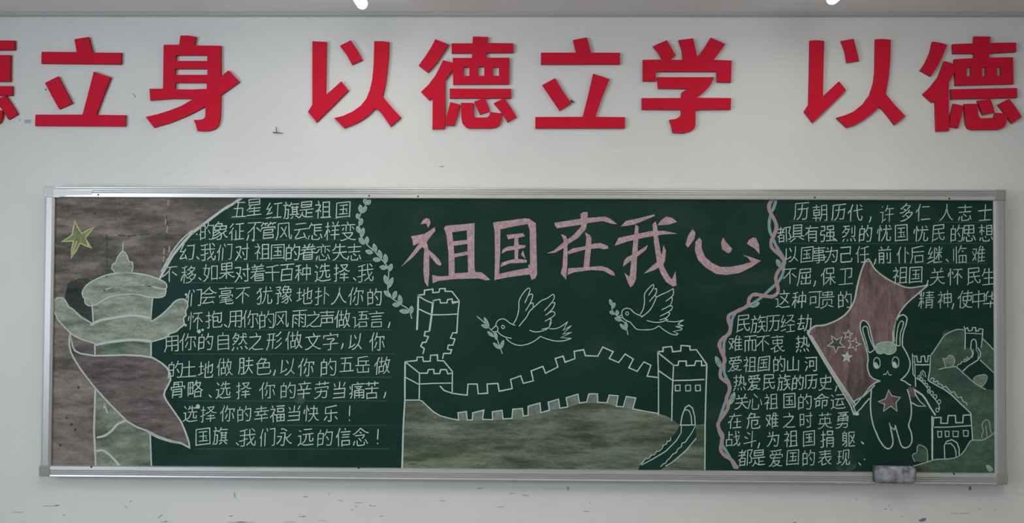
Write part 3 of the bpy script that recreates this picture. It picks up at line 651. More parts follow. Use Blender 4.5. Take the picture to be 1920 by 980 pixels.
for l in (H3([(970,650),(968,700),(930,760),(850,840),(750,900),(665,945)]), H3([(1075,650),(1050,700),(1020,740),(1000,770),(975,778),(970,805),(945,820),(930,850),(905,862),(880,895),(860,910),(850,930),(830,938),(812,958)]),
          H3([(1083,740),(1000,840),(900,925),(850,952)]), H3([(650,942),(675,925),(690,900),(725,892),(740,870),(765,865),(780,840),(800,838),(825,815),(830,795),(855,785),(862,765),(885,758),(890,735)])):
    c.line(l, W_, 2, 6)
c.build('stair_outline', fort)

# ---- two doves with twigs
D1 = lambda pts: T(880, 530, 6.532, pts)
D2 = lambda pts: T(1120, 520, 6.532, pts)
def dove(f, lines, eye, twig, leaves, label):
    c = Chalk()
    for l in lines: c.line(f(l), L_GREEN if False else L_WHITE, 2.0, 6, curve=len(l) > 3)
    ex, ey = f([eye])[0]; c.line([(ex+2.8*math.cos(t), ey+3.2*math.sin(t)) for t in [k*math.pi/4 for k in range(8)]], L_WHITE, 1.6, 6, True)
    o = c.build('chalk_dove', board, label)
    c = Chalk(); c.line(f(twig), L_GREEN, 2.2, 6, curve=True)
    for a, b2 in leaves: leaf(c, f([a])[0], f([b2])[0], 2.6, lw_=1.6)
    c.build('twig', o)
dove(D1, [[(272,575),(325,522)], [(325,525),(330,490),(360,455),(410,440),(450,455),(500,495),(560,520)], [(270,580),(290,598),(345,598)], [(325,525),(350,550),(350,600),(420,655),(515,678)],
 [(450,680),(500,725),(570,758),(640,765),(720,748),(800,710),(870,655)], [(870,655),(960,690),(1060,712),(1160,708),(1252,680)], [(1252,680),(1120,672),(1250,605)], [(1250,605),(1145,628),(1248,525)], [(1248,525),(1150,580),(1205,475)],
 [(1205,475),(1130,530),(1060,560),(985,562)], [(740,580),(790,598),(850,598),(920,580),(975,548)], [(975,548),(1003,490),(985,478)], [(540,500),(580,430),(605,325),(610,220),(650,140),(700,80),(735,65),(738,110),(680,245)],
 [(720,160),(760,135),(775,160),(750,240),(690,340)], [(745,260),(778,245),(780,300),(765,330)], [(610,530),(650,480),(700,420),(740,345),(800,290),(880,220),(960,185),(1025,140),(1040,180),(1010,240),(920,340)],
 [(1020,245),(1048,245),(1030,300),(990,350),(935,395)], [(940,395),(1010,350),(1050,375),(1020,415),(930,468)], [(990,445),(1003,455),(985,510),(975,545),(890,568)]],
 (412, 540), [(95,412),(170,475),(240,550),(300,610),(340,690),(375,790),(405,865)],
 [((240,550),(185,425)),((235,552),(150,515)),((300,660),(225,597)),((330,695),(320,610)),((370,808),(295,735)),((382,808),(418,705))], 'chalk dove in flight with a leafy twig, the larger left one')
dove(D2, [[(260,480),(300,455)], [(315,500),(302,460),(300,425),(320,390),(365,375),(410,390),(450,430),(520,465),(550,470)], [(260,487),(315,492)], [(315,492),(330,510),(370,535),(400,545),(440,590),(490,635),(610,640),(690,628),(755,592)],
 [(755,592),(820,645),(900,690),(960,702),(990,690)], [(990,690),(930,660),(1035,640)], [(1035,640),(1035,622),(960,600)], [(960,600),(1050,590),(990,570),(1055,520)], [(1055,520),(1000,535),(940,542),(850,535)], [(610,528),(700,548),(780,545),(865,515)], [(865,515),(820,505)],
 [(525,450),(560,390),(578,300),(580,200),(640,120),(680,88),(692,100),(680,140),(630,215)], [(700,140),(725,140),(715,200),(640,290)], [(700,220),(720,240),(690,320),(650,390),(600,440),(540,485)], [(720,245),(780,210),(860,175),(930,135)],
 [(930,135),(932,200),(905,240),(840,290)], [(910,240),(918,270),(890,340),(790,395)], [(880,350),(915,350),(900,400),(770,475)], [(870,430),(887,440),(850,490),(765,520)]],
 (365, 440), [(180,330),(182,400),(220,450),(280,510),(340,560),(362,640),(375,700)],
 [((185,350),(152,268)),((190,375),(212,310)),((205,450),(153,415)),((248,462),(240,402)),((290,532),(215,495)),((345,640),(280,570)),((352,640),(350,545))], 'chalk dove in flight with a leafy twig, the smaller right one')

# ---- twisted pink and blue border
J1 = lambda pts: T(1340, 360, 6.857, pts); J2 = lambda pts: T(1340, 490, 6.857, pts); J3 = lambda pts: T(1340, 620, 6.857, pts); J4 = lambda pts: T(1340, 750, 6.857, pts)
c = Chalk(); c.line(J1([(740,95),(700,170),(710,250),(770,360),(795,450),(760,560),(725,640),(740,720),(830,800),(890,880)]) + J2([(880,40),(810,140),(785,230),(810,320),(810,400),(740,450),(640,440),(500,425),(440,490),(430,560),(330,620),(200,680),(175,740),(200,830),(190,920)]) +
  J3([(90,110),(60,180),(90,270),(130,380),(80,500),(80,600),(170,670),(190,760),(150,870)]) + J4([(165,10),(170,100),(100,210),(45,300),(60,380),(100,450),(90,540),(80,640),(130,710),(220,770),(290,868)]), L_PINKR, 6.8, 6, curve=True)
bord = c.build('chalk_border', board, 'pink and pale blue twisted chalk border')
c = Chalk(); c.line(J1([(790,95),(760,200),(720,280),(700,400),(710,500),(750,590),(790,690),(860,800),(900,880)]) + J2([(890,60),(870,170),(810,270),(700,370),(600,460),(490,540),(380,600),(270,660),(220,760),(210,850),(160,950)]) +
  J3([(120,150),(120,300),(120,450),(130,560),(180,660),(200,740),(150,880)]) + J4([(140,10),(100,130),(60,260),(50,380),(90,480),(100,570),(170,690),(260,868)]), L_BLUER, 5.4, 5, curve=True)
c.build('blue_strand', bord, 'pale blue strand')
for a, b2 in ((J3([(85,482)]), J3([(12,330)])), (J3([(200,945)]), J3([(255,790)])), (J1([(850,965)]), J1([(800,868)])), (J2([(450,580)]), J2([(572,532)]))):
    c = Chalk(); leaf(c, a[0], b2[0], 4); c.build('leaf', bord)

# ---- right picture: flag, rabbit, hills and gate tower
K1 = lambda pts: T(1600, 590, 6.857, pts); K2 = lambda pts: T(1600, 730, 6.125, pts)
c = Chalk()
rf = sm([(1622,490),(1614.6,509),(1607,538),(1602,563),(1590,584),(1573,598),(1547,609),(1528,611),(1517,620)], False, 3) + [(1521,629),(1561,695),(1601,752),(1620,742),(1642,722),(1670,700)] + \
     sm([(1675,630),(1677,607),(1687,586),(1702,567),(1724,548),(1740,534)], False, 3) + sm([(1740,534),(1724,537),(1702,539),(1682,532),(1661,521),(1641,505),(1632,490),(1628,485)], False, 3)
c.fill(rf, F_RFLAG, 1)
def star(cx, cy, r, a0, ri=.42): return [(cx + (r if k % 2 == 0 else r*ri)*math.sin(a0+k*math.pi/5), cy - (r if k % 2 == 0 else r*ri)*math.cos(a0+k*math.pi/5)) for k in range(10)]
flg = c.build('chalk_flag', board, 'pink chalk flag with small stars on a slanted pole')
c = Chalk()
c.line(sm([(1622,490),(1614.6,509),(1607,538),(1602,563),(1590,584),(1573,598),(1547,609),(1528,611),(1516,621)], False, 3), L_BOLD, 3.6, 6)
c.line(sm([(1677,640),(1676,622),(1679,605),(1687,586),(1702,567),(1724,548),(1740,534)], False, 3), L_BOLD, 3, 6)
c.line(sm([(1740,534),(1724,537),(1702,539),(1682,532),(1661,521),(1641,505),(1632,490),(1628,485),(1622,490)], False, 3), L_BOLD, 3, 6)
c.line([(1601,752),(1620,742),(1640,722)], L_BOLD, 2.6, 6)
c.line([(1514,624),(1548,681),(1594,758),(1601,776),(1609,777)], L_BOLD, 3.6, 6); c.line([(1521,629),(1561,695),(1603,757)], L_BOLD, 3.6, 6); c.line([(1517,626),(1556,690),(1600,760),(1605,775)], L_BOLD, 2.4, 5)
c.blob(1516, 622, 4, F_WHITE, 7); c.blob(1606, 775, 4, F_WHITE, 7)
c.build('flag_pole', flg)
c = Chalk()
for a in ((1568,644,17,-.55),(1601,645,13,.3),(1590,627,9,.1)): c.line(star(*a), L_BOLD, 2.2, 6, True)
c.fill(star(1588,669,12,.1), F_WHITE, 6)
c.fill(star(1568,644,14,-.55), F_HILL, 4)
c.build('star_outline', flg)

leftear = [(185,510),(150,380),(120,290),(95,200),(88,130),(105,85),(135,72),(175,95),(205,145),(215,185),(240,300),(282,440)]
rightear = [(510,350),(508,240),(525,150),(552,80),(590,20),(640,0),(680,25),(690,60),(675,130),(645,220),(630,320),(632,400)]
head = [(185,510),(190,580),(182,640),(188,710),(215,780),(265,822),(345,850)]
hside = [(632,400),(665,455),(690,500),(722,580),(730,640),(715,710),(670,780),(610,835)]
wipe = K1(leftear + [(300,385),(380,350),(450,345),(530,370)] + rightear + hside[1:] + [(680,860),(730,900)]) + K2([(640,60),(660,150),(665,290),(640,410),(665,490),(675,580),(640,650),(590,665),(540,620),(480,415),(430,440),(455,560),(445,650),(400,680),(340,640),(290,560),(235,430),(200,250),(200,100),(150,30)]) + K1([(185,960),(260,880),(345,850)] + head[::-1][1:-1])
c = Chalk(); c.fill(wipe, BOARD, 2)
hair = [(285,440),(300,385),(340,362),(380,350),(450,345),(500,355),(530,370),(550,410),(545,460),(510,495),(460,510),(430,505),(395,488),(350,500),(310,488)]
c.fill(K1(hair), F_HAIR, 3)
rab = c.build('chalk_rabbit', board, 'chalk rabbit with tall ears and a star on its belly')
c = Chalk()
for l in (leftear, rightear, head, hside): c.line(K1(l), L_WHITE, 2.8, 6, curve=True)
c.line(K1(hair), L_WHITE, 1.8, 6, True, True)
c.line(K1([(275,440),(205,482),(170,360),(130,230),(122,170),(150,148),(182,165),(200,260),(235,360),(270,430)]), L_WHITE, 2.2, 6, curve=True)
c.line(K1([(552,392),(555,300),(568,190),(590,110),(620,78),(645,100),(632,160),(605,240),(600,320),(598,392),(552,392)]), L_WHITE, 2.2, 6, curve=True)
for ex, ey in ((302, 620), (543, 612)):
    c.line(K1([(ex-42,ey-5),(ex-30,ey-55),(ex,ey-72),(ex+32,ey-50),(ex+42,ey),(ex+32,ey+50),(ex,ey+68),(ex-32,ey+50)]), L_WHITE, 1.8, 6, True, True)
    c.fill(K1([(ex-38,ey-5),(ex-10,ey-15),(ex+15,ey+20),(ex+25,ey+45),(ex,ey+66),(ex-30,ey+48)]), F_WHITE, 5)
c.line(K1([(385,770),(405,758),(418,765),(440,720),(455,765),(475,775),(490,768)]), L_WHITE, 1.8, 6)
c.line(K1([(345,850),(290,868),(230,910),(185,960)]), L_WHITE, 2.8, 6, curve=True)
c.line(K1([(610,835),(660,855),(700,885),(740,905)]), L_WHITE, 2.8, 6, curve=True)
c.line([(1634,728)] + K2([(203,60),(197,150),(200,250),(215,350),(235,430),(265,500),(290,560),(320,610),(355,655),(400,680),(440,655),(455,600),(445,520),(430,450),(415,385)]), L_WHITE, 3, 6, curve=True)
c.line(K2([(415,385),(430,430),(472,462),(482,410)]), L_WHITE, 2.4, 6)
c.line(K2([(482,415),(500,480),(520,550),(550,640),(590,668),(640,652),(670,600),(672,540),(660,480),(635,410),(655,340),(667,260),(660,150),(640,60),(620,0)]), L_WHITE, 2.8, 6, curve=True)
c.line(K2([(160,10),(80,110),(0,205)]), L_WHITE, 2.6, 6); c.line(K2([(185,102),(140,150),(90,215),(40,262),(0,265)]), L_WHITE, 2.6, 6)
c.line(K2([(700,0),(715,60),(760,130),(830,192),(740,188),(670,150)]), L_WHITE, 2.6, 6)
bs_ = K2([(405,5),(440,70),(540,90),(490,150),(503,250),(430,190),(345,250),(360,170),(285,138),(370,105)])
c.fill(bs_, F_RFLAG, 4); c.line(bs_, L_WHITE, 1.8, 6, True)
c.fill(K2([(625,-30),(700,-30),(722,75),(690,92),(655,80),(640,40)]), F_RFLAG, 4)
c.build('rabbit_outline', rab)

c = Chalk()
mid = [(1746,667),(1757,650),(1768,632),(1775,625),(1782,621),(1795,617.5),(1808,617.5)] + K1([(1435,240),(1435,420),(1520,430)]) + \
      K1([(1530,500),(1500,560),(1430,600),(1330,655),(1410,740),(1540,860),(1620,915),(1700,950)]) + [(1872,732),(1874,792)] + K2([(1620,490),(1560,540),(1480,580),(1375,580),(1362,410),(1350,280),(1250,180),(1150,80),(1040,0)]) + K1([(1060,900),(960,840),(985,700),(990,525)])
c.fill(mid, F_HILLD, 1)
c.fill(K1([(1600,430),(1648,410),(1670,310),(1750,385),(1850,490),(1850,785),(1740,680),(1632,580),(1612,560),(1630,500)]), F_HILLD, 1)
c.fill(K2([(690,878),(770,855),(850,830),(930,805),(1000,798),(1100,795),(1200,770),(1270,710),(1330,610),(1375,580),(1480,580),(1560,540),(1620,490),(1665,435),(1665,960),(690,960)]), F_HILLD, 1.5)
c.fill(K1([(1150,570),(1170,610),(1180,665),(1280,660),(1305,590),(1275,530),(1230,520),(1200,550)]), F_COL, 2)
c.fill(K1([(1550,810),(1600,780),(1700,770),(1715,820),(1680,900),(1640,920),(1545,862)]), F_COL, 2)
c.fill(K1([(1150,290),(1142,230),(1190,185),(1245,200),(1200,240)]), F_HILLD, 2)
c.fill(K2([(690,740),(725,720),(735,650),(770,635),(840,680),(855,780),(850,820),(780,830),(710,820)]), F_HILLD, 1.7)
hl = c.build('chalk_hills', board, 'dim green chalk hills with towers and bushes')
LW = chalk_line('dim_chalk_line', (.36, .44, .40), .05)
c = Chalk()
for l in (K1([(990,530),(1080,400),(1150,290),(1200,245),(1280,205),(1350,187),(1425,192)]), K1([(1100,700),(1180,680),(1250,672),(1320,668),(1410,745),(1540,860),(1620,915),(1700,955)]), K1([(1632,582),(1740,680),(1832,772)]), K1([(1670,312),(1750,390),(1832,485)]),
          K2([(690,878),(770,855),(850,830),(930,805),(1000,798),(1100,795),(1200,770),(1270,710),(1330,610),(1370,580),(1480,580),(1560,540),(1620,490),(1650,430)])):
    c.line(l, LW, 2.4, 6, curve=True)
for l in (K1([(1150,560),(1165,600),(1185,665)]), K1([(1280,660),(1305,590),(1280,530),(1230,520),(1205,560),(1150,560)]), K1([(1550,810),(1600,780),(1700,770),(1720,820),(1680,900),(1645,920)]), K1([(1545,860),(1550,810)]),
          K2([(705,825),(682,775),(690,738),(728,722),(735,655),(770,635),(840,680),(855,770),(850,830)]), K2([(1480,550),(1475,520),(1492,480),(1480,400),(1520,345),(1560,370),(1575,470),(1590,500)]), K2([(1520,420),(1530,490),(1535,550)])):
    c.line(l, LW, 1.8, 6, curve=True)
c.build('hill_outline', hl)
c = Chalk()
for l, w_ in ((K1([(1422,150),(1440,185),(1468,165),(1485,208),(1530,195),(1530,165),(1572,162),(1575,210),(1610,203),(1618,178),(1665,185),(1658,300),(1645,415)]), 2.4), (K1([(1437,190),(1440,300),(1435,440)]), 2.4), (K1([(1450,235),(1550,238),(1650,245)]), 2),
              (K1([(1510,432),(1515,350),(1530,320),(1548,312),(1572,325),(1582,360),(1585,430)]), 2.4), (K1([(1510,430),(1535,490),(1520,540),(1480,575),(1430,605)]), 2.2), (K1([(1540,440),(1545,500),(1525,550)]), 1.6),
              (K1([(1600,425),(1635,480),(1632,530),(1600,580),(1540,620),(1480,655),(1410,722)]), 2.4), (K1([(1575,440),(1610,500),(1600,560)]), 1.8),
              (K1([(1488,570),(1465,540),(1455,580),(1425,565),(1420,600),(1390,600),(1385,630),(1350,635),(1335,660)]), 1.8)):
    c.line(l, L_WHITE if w_ > 2 else LW, w_, 6)
c.build('far_tower_outline', hl)
c = Chalk()
for l, w_ in ((K1([(760,500),(762,620),(768,760),(798,800),(800,920)]), 2.4), (K1([(765,530),(815,530),(825,605),(870,605),(872,535),(915,530),(925,602),(955,600),(962,525),(992,525),(985,700),(960,840)]), 2.4), (K1([(795,640),(885,642),(972,640)]), 3),
              (K1([(790,610),(796,800)]), 2), (K1([(850,790),(868,735),(895,715),(922,745),(930,800)]), 1.8), (K1([(870,790),(890,740),(905,790)]), 1.4), (K1([(785,545),(790,600),(765,610)]), 1.6),
              (K1([(800,805),(870,850),(920,900),(960,955)]) + K2([(900,70),(950,125),(985,180),(990,225)]), 2.2), (K2([(700,0),(790,60),(830,110),(880,200),(940,290)]) , 4),
              (K1([(960,840),(1060,900),(1180,965)]) + K2([(1150,80),(1250,180),(1310,235),(1355,280)]), 2.6),
              (K1([(990,830),(1010,810),(1040,820),(1030,855),(1060,860),(1075,845),(1095,865),(1085,890),(1110,885),(1140,900),(1150,930),(1190,920)]) + K2([(1095,0),(1125,35),(1160,25),(1175,60),(1205,95),(1240,85),(1262,140),(1300,150),(1305,180)]), 2)):
    c.line(l, L_WHITE, w_, 6)
for x, y in ((868, 18), (900, 40), (940, 80), (985, 140), (965, 235)):
    q = K2([(x, y)])[0]; c.line([(q[0]+3.2*math.cos(t), q[1]+4*math.sin(t)) for t in [k*math.pi/3 for k in range(6)]], L_WHITE, 1.8, 6, True)
for x, y in ((845, 800), (875, 825), (910, 860), (940, 900), (970, 940)):
    q = K1([(x, y)])[0]; c.line([(q[0]+2.6*math.cos(t), q[1]+3*math.sin(t)) for t in [k*math.pi/3 for k in range(6)]], L_WHITE, 1.8, 6, True)
c.build('near_wall_outline', hl)
c = Chalk()
for l, w_ in ((K2([(905,310),(907,500),(907,800)]), 4), (K2([(925,322),(1010,320),(1003,385),(1080,388),(1090,298),(1172,298),(1177,380),(1258,380),(1262,295),(1350,290),(1358,410),(1370,580)]), 2.8), (K2([(930,432),(1100,430),(1360,412)]), 2.4), (K2([(925,322),(918,420)]), 2),
              (K2([(1050,795),(1045,640),(1070,595),(1130,575),(1190,610),(1215,680),(1215,760)]), 2.6), (K2([(1062,622),(1120,618),(1160,660),(1180,720),(1180,775)]), 2.2)): c.line(l, L_WHITE, w_, 6)
for x0, x1, y0, y1 in ((967,1015,480,545),(1053,1100,478,540),(1142,1205,478,540),(1262,1320,470,535)): c.line(K2([(x0,y0),(x1,y0),(x1-3,y1),(x0+6,y1)]), L_WHITE, 2, 6, True)
c.build('gate_outline', hl)
c = Chalk(); smd = chalk_fill('smudge_chalk', (.03, .06, .05), (.10, .14, .12), (1, 1, 1), 0, 22, .52, (.010, .036, .028))
c.fill(sm([(1568,878),(1572,862),(1590,850),(1600,858),(1606,872),(1600,880),(1585,884)], True), smd, 1); c.fill(sm([(1851,880),(1849,872),(1856,872),(1862,880),(1857,884)], True), F_HAIR, 4)
c.fill(sm([(550,752),(552,742),(566,740),(572,750),(566,758)], True), smd, 1)
for x, y, r in ((371,762,4.5),(349,552,2.8),(373,621,4),(380,618,2.5),(348,609,2.6),(475,450,2.5),(362,437,2.2),(369,439,1.6),(375,440,1.6),(355,437,1.6),(1618,830,1.6),(400,486,2),(1621,861,1.5)): c.blob(x, y, r, F_WHITE, 7)
tag(c.build('chalk_smudge', board), kind='stuff')

# ---- handwriting: centre-line strokes of every character
GL = {
 '不': [[42,11,41,57,42,62,45,65,46,70],[72,71,11,71],[71,36,51,51],[11,33,23,41,37,54,41,55]],
 '中': [[70,36,13,36],[42,11,42,76],[13,32,13,62,69,62,70,32]],
 '临': [[58,54,52,58],[72,11,71,40,38,40,38,11],[25,11,25,75],[72,14,38,14],[55,14,55,40],[12,21,12,67],[49,78,46,77,44,69,33,52],[44,68,74,67]],
 '为': [[38,76,37,59,33,40,26,26,17,16,13,14],[47,14,52,11,61,11,65,14,68,26,69,57,12,57],[53,31,47,41,43,43],[20,74,24,67]],
 '之': [[39,76,44,68,43,61],[73,13,38,13,29,16,25,21],[25,21,27,24,45,37,58,50,62,54,63,61,13,61],[25,21,17,20,11,14]],
 '乐': [[71,45,16,45,19,71,42,72,64,75,69,74],[43,60,43,13,38,11,32,11,29,13],[22,32,16,23,10,17],[73,17,63,30]],
 '事': [[72,71,11,71],[41,76,41,12,38,10,30,10],[16,22,66,22],[74,32,9,32],[66,19,66,41,64,42,16,42],[41,52,64,52,64,61,20,62,19,61,19,53,20,52,41,52]],
 '云': [[56,34,62,25,63,20,67,17,70,12],[19,70,64,70],[73,48,10,48],[18,16,19,21,32,38,35,47],[18,16,26,15,64,19]],
 '五': [[10,14,73,14],[29,15,37,68],[67,69,15,69],[58,15,59,46,19,46]],
 '人': [[73,13,65,17,56,27,48,41,44,53,41,55],[41,76,41,56,38,53,37,46,34,37,22,20,11,12]],
 '仁': [[27,76,21,62,19,56,20,54,20,11],[74,16,32,16],[36,63,70,63],[9,44,9,47,13,52,19,54]],
 '仆': [[56,54,66,46],[48,11,48,74],[9,43,9,46,14,52,19,54],[27,75,21,63,19,58,20,11]],
 '代': [[21,11,21,54,20,56,22,62,28,75],[8,43,8,46,15,53,20,55],[74,27,76,22,72,12,67,12,63,13,59,18,54,31,52,41,49,54,48,76],[31,50,74,55],[62,74,71,66]],
 '以': [[39,34,38,31,24,24,18,23],[18,23,18,69],[18,23,14,20],[36,68,44,55],[64,73,62,47,57,29],[73,13,63,24,57,29],[32,12,36,12,42,15,52,24,54,29,57,29]],
 '们': [[37,76,42,66],[51,73,72,73,72,16,70,11,62,11],[32,61,32,11],[17,11,17,52,16,54,22,75],[9,43,11,49,16,52]],
 '任': [[74,43,29,43],[32,13,73,13],[20,11,19,58,21,63,27,75],[19,56,14,54,8,47],[52,69,52,13],[72,73,67,73,51,69,33,67]],
 '会': [[76,53,72,52,63,57,51,65,43,73],[62,57,57,52,26,52,23,57],[71,37,13,37],[9,52,12,52,22,57,46,77],[35,37,33,30,23,19,22,14],[68,12,62,18,61,23],[15,14,17,13,21,14,30,14,62,17]],
 '你': [[64,43,66,43,69,36,73,22],[72,51,73,61,38,62],[53,61,53,12,46,11,42,13],[18,11,17,57,18,62,24,74,24,77],[31,22,37,33,39,42],[7,44,8,48,11,51,17,55],[41,76,38,63,31,49]],
 '使': [[74,68,31,68],[52,38,72,38,72,54,71,55,32,54,33,38,52,38],[52,76,52,39,49,27,47,22,37,13,31,11,26,12],[19,11,18,59,26,76],[18,56,13,54,8,47],[78,13,72,11,57,14,44,21,34,31],[46,21,44,21]],
 '保': [[74,38,56,38,54,36,52,36,47,33,41,25,33,18,29,15,27,16],[52,53,52,11],[29,38,49,38,51,36],[19,11,18,58,26,76],[8,45,8,48,13,53,18,56],[54,36,68,20,74,15,76,16],[52,53,35,54,35,73,69,73,69,53,52,53]],
 '信': [[68,13,34,13],[68,13,68,31,34,31,34,10],[24,76,27,77],[24,76,18,58,18,11],[67,42,35,42],[8,45,13,54,18,56],[51,71,49,76,48,76],[73,64,29,64],[35,53,67,53]],
 '做': [[59,76,57,64,55,59,54,51],[54,51,57,49,61,32,63,31],[54,51,52,50,50,45,46,41],[57,62,74,62],[47,61,27,61],[46,41,28,41,28,14],[37,41,37,76],[17,11,17,58,22,76,26,77],[16,55,12,53,8,47,7,44],[71,62,67,37,66,32,63,31],[28,19,46,19,46,41],[63,24,66,22,68,18,74,12,76,12],[63,24,61,23,52,13,49,11,48,12],[63,24,63,31]],
 '关': [[68,59,16,59],[72,39,44,40,42,38],[11,40,39,40,45,35,51,26,59,18,71,12,77,14],[42,59,42,39,37,29,26,18,12,12,8,13],[59,75,54,65,53,60],[25,74,29,68,28,59]],
 '具': [[75,12,72,12,55,21,52,21],[62,51,22,51],[22,27,22,73,62,73,62,28],[32,21,28,21,12,11,7,12],[74,27,10,27],[22,62,62,62],[62,39,22,39]],
 '前': [[37,27,14,27],[28,11,35,11,37,13,37,52,14,52,14,11],[31,68,28,69,24,76],[37,39,14,39],[73,64,10,64],[56,64,60,76,63,77],[52,25,52,51],[28,69,28,64],[54,13,58,11,67,11,68,13,68,53]],
 '劫': [[38,63,12,63],[56,76,55,39,50,22,44,12],[9,45,41,45],[34,34,39,21],[25,45,23,45],[14,20,14,24,22,39,22,43,25,46,25,76],[46,59,72,58,71,26,69,15,67,12,63,11,59,11,56,13],[38,23,21,20,14,20]],
 '劳': [[28,63,28,76],[44,14,49,11,58,11,62,13,64,20,65,36,17,36],[7,13,11,11,18,13,30,21,36,30,38,45],[56,63,56,76],[73,69,11,69],[71,46,71,53,70,54,12,54,12,46]],
 '勇': [[66,73,15,73],[58,73,56,69,50,67,49,64],[17,36,17,59,49,59,50,61,53,60,57,63],[50,61,49,64],[17,41,66,41],[8,12,11,11,15,11,27,14,36,22,37,26],[41,38,41,58],[49,13,52,11,63,11,67,18,67,26,66,27,14,27],[40,27,40,31],[66,36,66,58,54,59,53,60],[66,49,17,49],[26,66,31,67,49,64]],
 '千': [[14,67,41,69,61,74,68,73],[42,69,42,11],[73,46,10,46]],
 '华': [[69,70,53,63,48,62,46,59,33,57],[32,77,28,75,23,67,23,43],[73,28,10,28],[42,37,42,11],[72,52,73,50,70,45,48,46,47,49,47,75],[22,64,18,63,11,57,9,58]],
 '卫': [[15,71,67,71,67,38,66,37,54,36],[73,13,10,13],[38,13,38,71]],
 '危': [[29,76,28,72],[49,27,56,27,60,28,62,33,62,45,32,45,32,18,33,13,38,11,68,11,73,14,74,21],[11,54,19,59],[73,58,21,58,19,59],[28,72,26,71,21,64,18,57,18,32,14,20,10,12],[28,72,50,72,51,70,47,58]],
 '历': [[47,66,44,63,43,43,38,27,34,20,28,14,24,12,22,12],[69,50,26,50],[9,13,13,23,14,32,14,72,73,72],[69,50,68,32,66,16,63,12,61,12,52,12,48,14],[69,50,72,53]],
 '变': [[61,59,68,51],[16,38,60,38,61,37,60,33,54,27,46,22,45,19],[11,68,72,68],[51,68,51,46],[23,37,25,32,37,22,38,19],[33,46,33,68],[75,12,70,11,58,13,47,17,45,19],[9,12,11,11,19,12,33,16,39,19,45,19],[17,51,21,59],[37,78,41,77,43,69]],
 '可': [[10,71,73,71],[18,24,18,53,44,53,44,30,18,30],[64,71,63,13,60,11,49,11,46,13]],
 '史': [[7,13,12,11,21,14,29,18,31,21],[72,11,47,14,36,19,34,21],[42,64,68,64,68,44,16,44,15,64,42,64],[42,76,41,36,34,21],[31,21,34,21],[31,21,20,35]],
 '后': [[17,54,74,54],[70,74,65,76,43,72,17,70,17,36,14,24,9,13,10,11],[30,11,30,38,68,38,68,11],[30,14,68,14]],
 '命': [[15,17,15,44,33,44,33,23,15,23],[7,56,11,54,22,59,42,74,50,67,60,60,71,55,76,56],[25,61,28,56,54,56,58,61],[56,23,58,21,66,21,68,23,68,44,47,44,47,11]],
 '国': [[58,61,24,61],[56,34,52,38],[57,45,26,45],[60,27,23,27],[41,61,41,27],[71,11,70,73,12,73,12,11],[71,14,12,14]],
 '土': [[15,51,68,51],[42,14,42,76],[73,14,10,14]],
 '在': [[21,11,20,43,22,48,28,58,29,64],[73,64,11,64],[33,64,35,76],[52,54,52,12],[70,39,35,39],[9,36,16,41,20,42],[73,12,31,12]],
 '地': [[62,33,64,31,68,31,71,34,71,61],[55,57,71,61],[54,76,54,28],[28,57,9,57],[18,75,19,29],[39,47,31,46],[73,24,75,21,74,17,70,12,43,12,39,15,39,69],[74,64,71,61],[54,54,39,51],[28,32,9,24]],
 '士': [[69,15,14,15],[73,52,10,52],[42,76,42,15]],
 '声': [[72,70,11,70],[17,29,67,29],[11,13,17,27,18,46,67,46,67,26],[69,57,16,57],[41,46,41,29],[42,58,42,76]],
 '多': [[9,43,13,42,20,43,43,53,53,61,57,64,58,68,58,69,35,70,31,69,17,59,13,60],[37,70,39,77,44,78],[22,29,24,29,34,34,44,42,48,43,70,42,69,37,59,27,50,22,46,19,29,13,13,11],[50,43,52,49,56,51],[40,30,45,27,49,22],[37,52,37,54,30,58]],
 '失': [[41,76,41,41,44,38,47,32,57,19,69,12,75,12],[23,75,21,64,16,56,12,51,7,51],[73,41,44,41,43,39,41,39],[40,40,39,41,10,41],[66,63,20,63],[40,39,36,31,29,22,19,14,11,12]],
 '如': [[27,26,31,24],[27,26,27,28],[27,26,17,14,11,11,8,12],[39,63,36,60],[47,13,47,68,72,67,72,14],[9,61,36,60],[22,76,20,62,18,59,14,38,17,35,27,28],[47,18,72,18],[27,28,31,32,34,44,36,60]],
 '字': [[72,34,11,34],[39,77,42,74,43,68],[55,53,24,54],[55,53,54,49,43,42,42,39,41,12,37,11,30,11],[71,58,71,68,12,68,12,58]],
 '对': [[28,38,24,39,16,47],[11,66,34,66,35,64,33,52,28,34,19,21,11,12],[37,20,37,23,34,27,30,32,28,33],[43,57,74,57],[65,76,65,13,64,12,60,11,54,11,51,13],[52,31,46,43]],
 '屈': [[16,58,68,58,68,73,17,73,16,36,14,24,9,13,10,9],[70,26,70,11],[70,13,27,13,27,26],[48,13,48,51],[67,48,67,36,29,36,29,48]],
 '山': [[42,75,42,17],[14,60,14,17,69,17],[69,59,69,11]],
 '岳': [[68,14,17,14,16,29],[68,29,68,11],[42,14,42,39],[9,40,73,40],[21,40,21,70,22,71,59,75,66,74],[21,58,70,58],[56,58,56,40]],
 '己': [[73,24,73,21,71,16,69,13,64,12,26,12,21,13,18,16,18,46,64,46],[17,72,64,72,64,42]],
 '幸': [[72,23,11,23],[42,37,42,11],[58,48,54,38],[74,54,9,54],[42,76,42,54],[16,38,68,38],[27,38,27,54],[17,68,66,68],[26,48,22,49]],
 '幻': [[14,19,38,22],[14,19,17,26,24,36,36,56],[74,71,72,68],[72,68,43,68],[72,68,71,36,68,18,66,14,62,13,54,13,52,14],[29,77,25,75,22,67,13,52,13,47],[35,33,42,15],[30,47,13,47]],
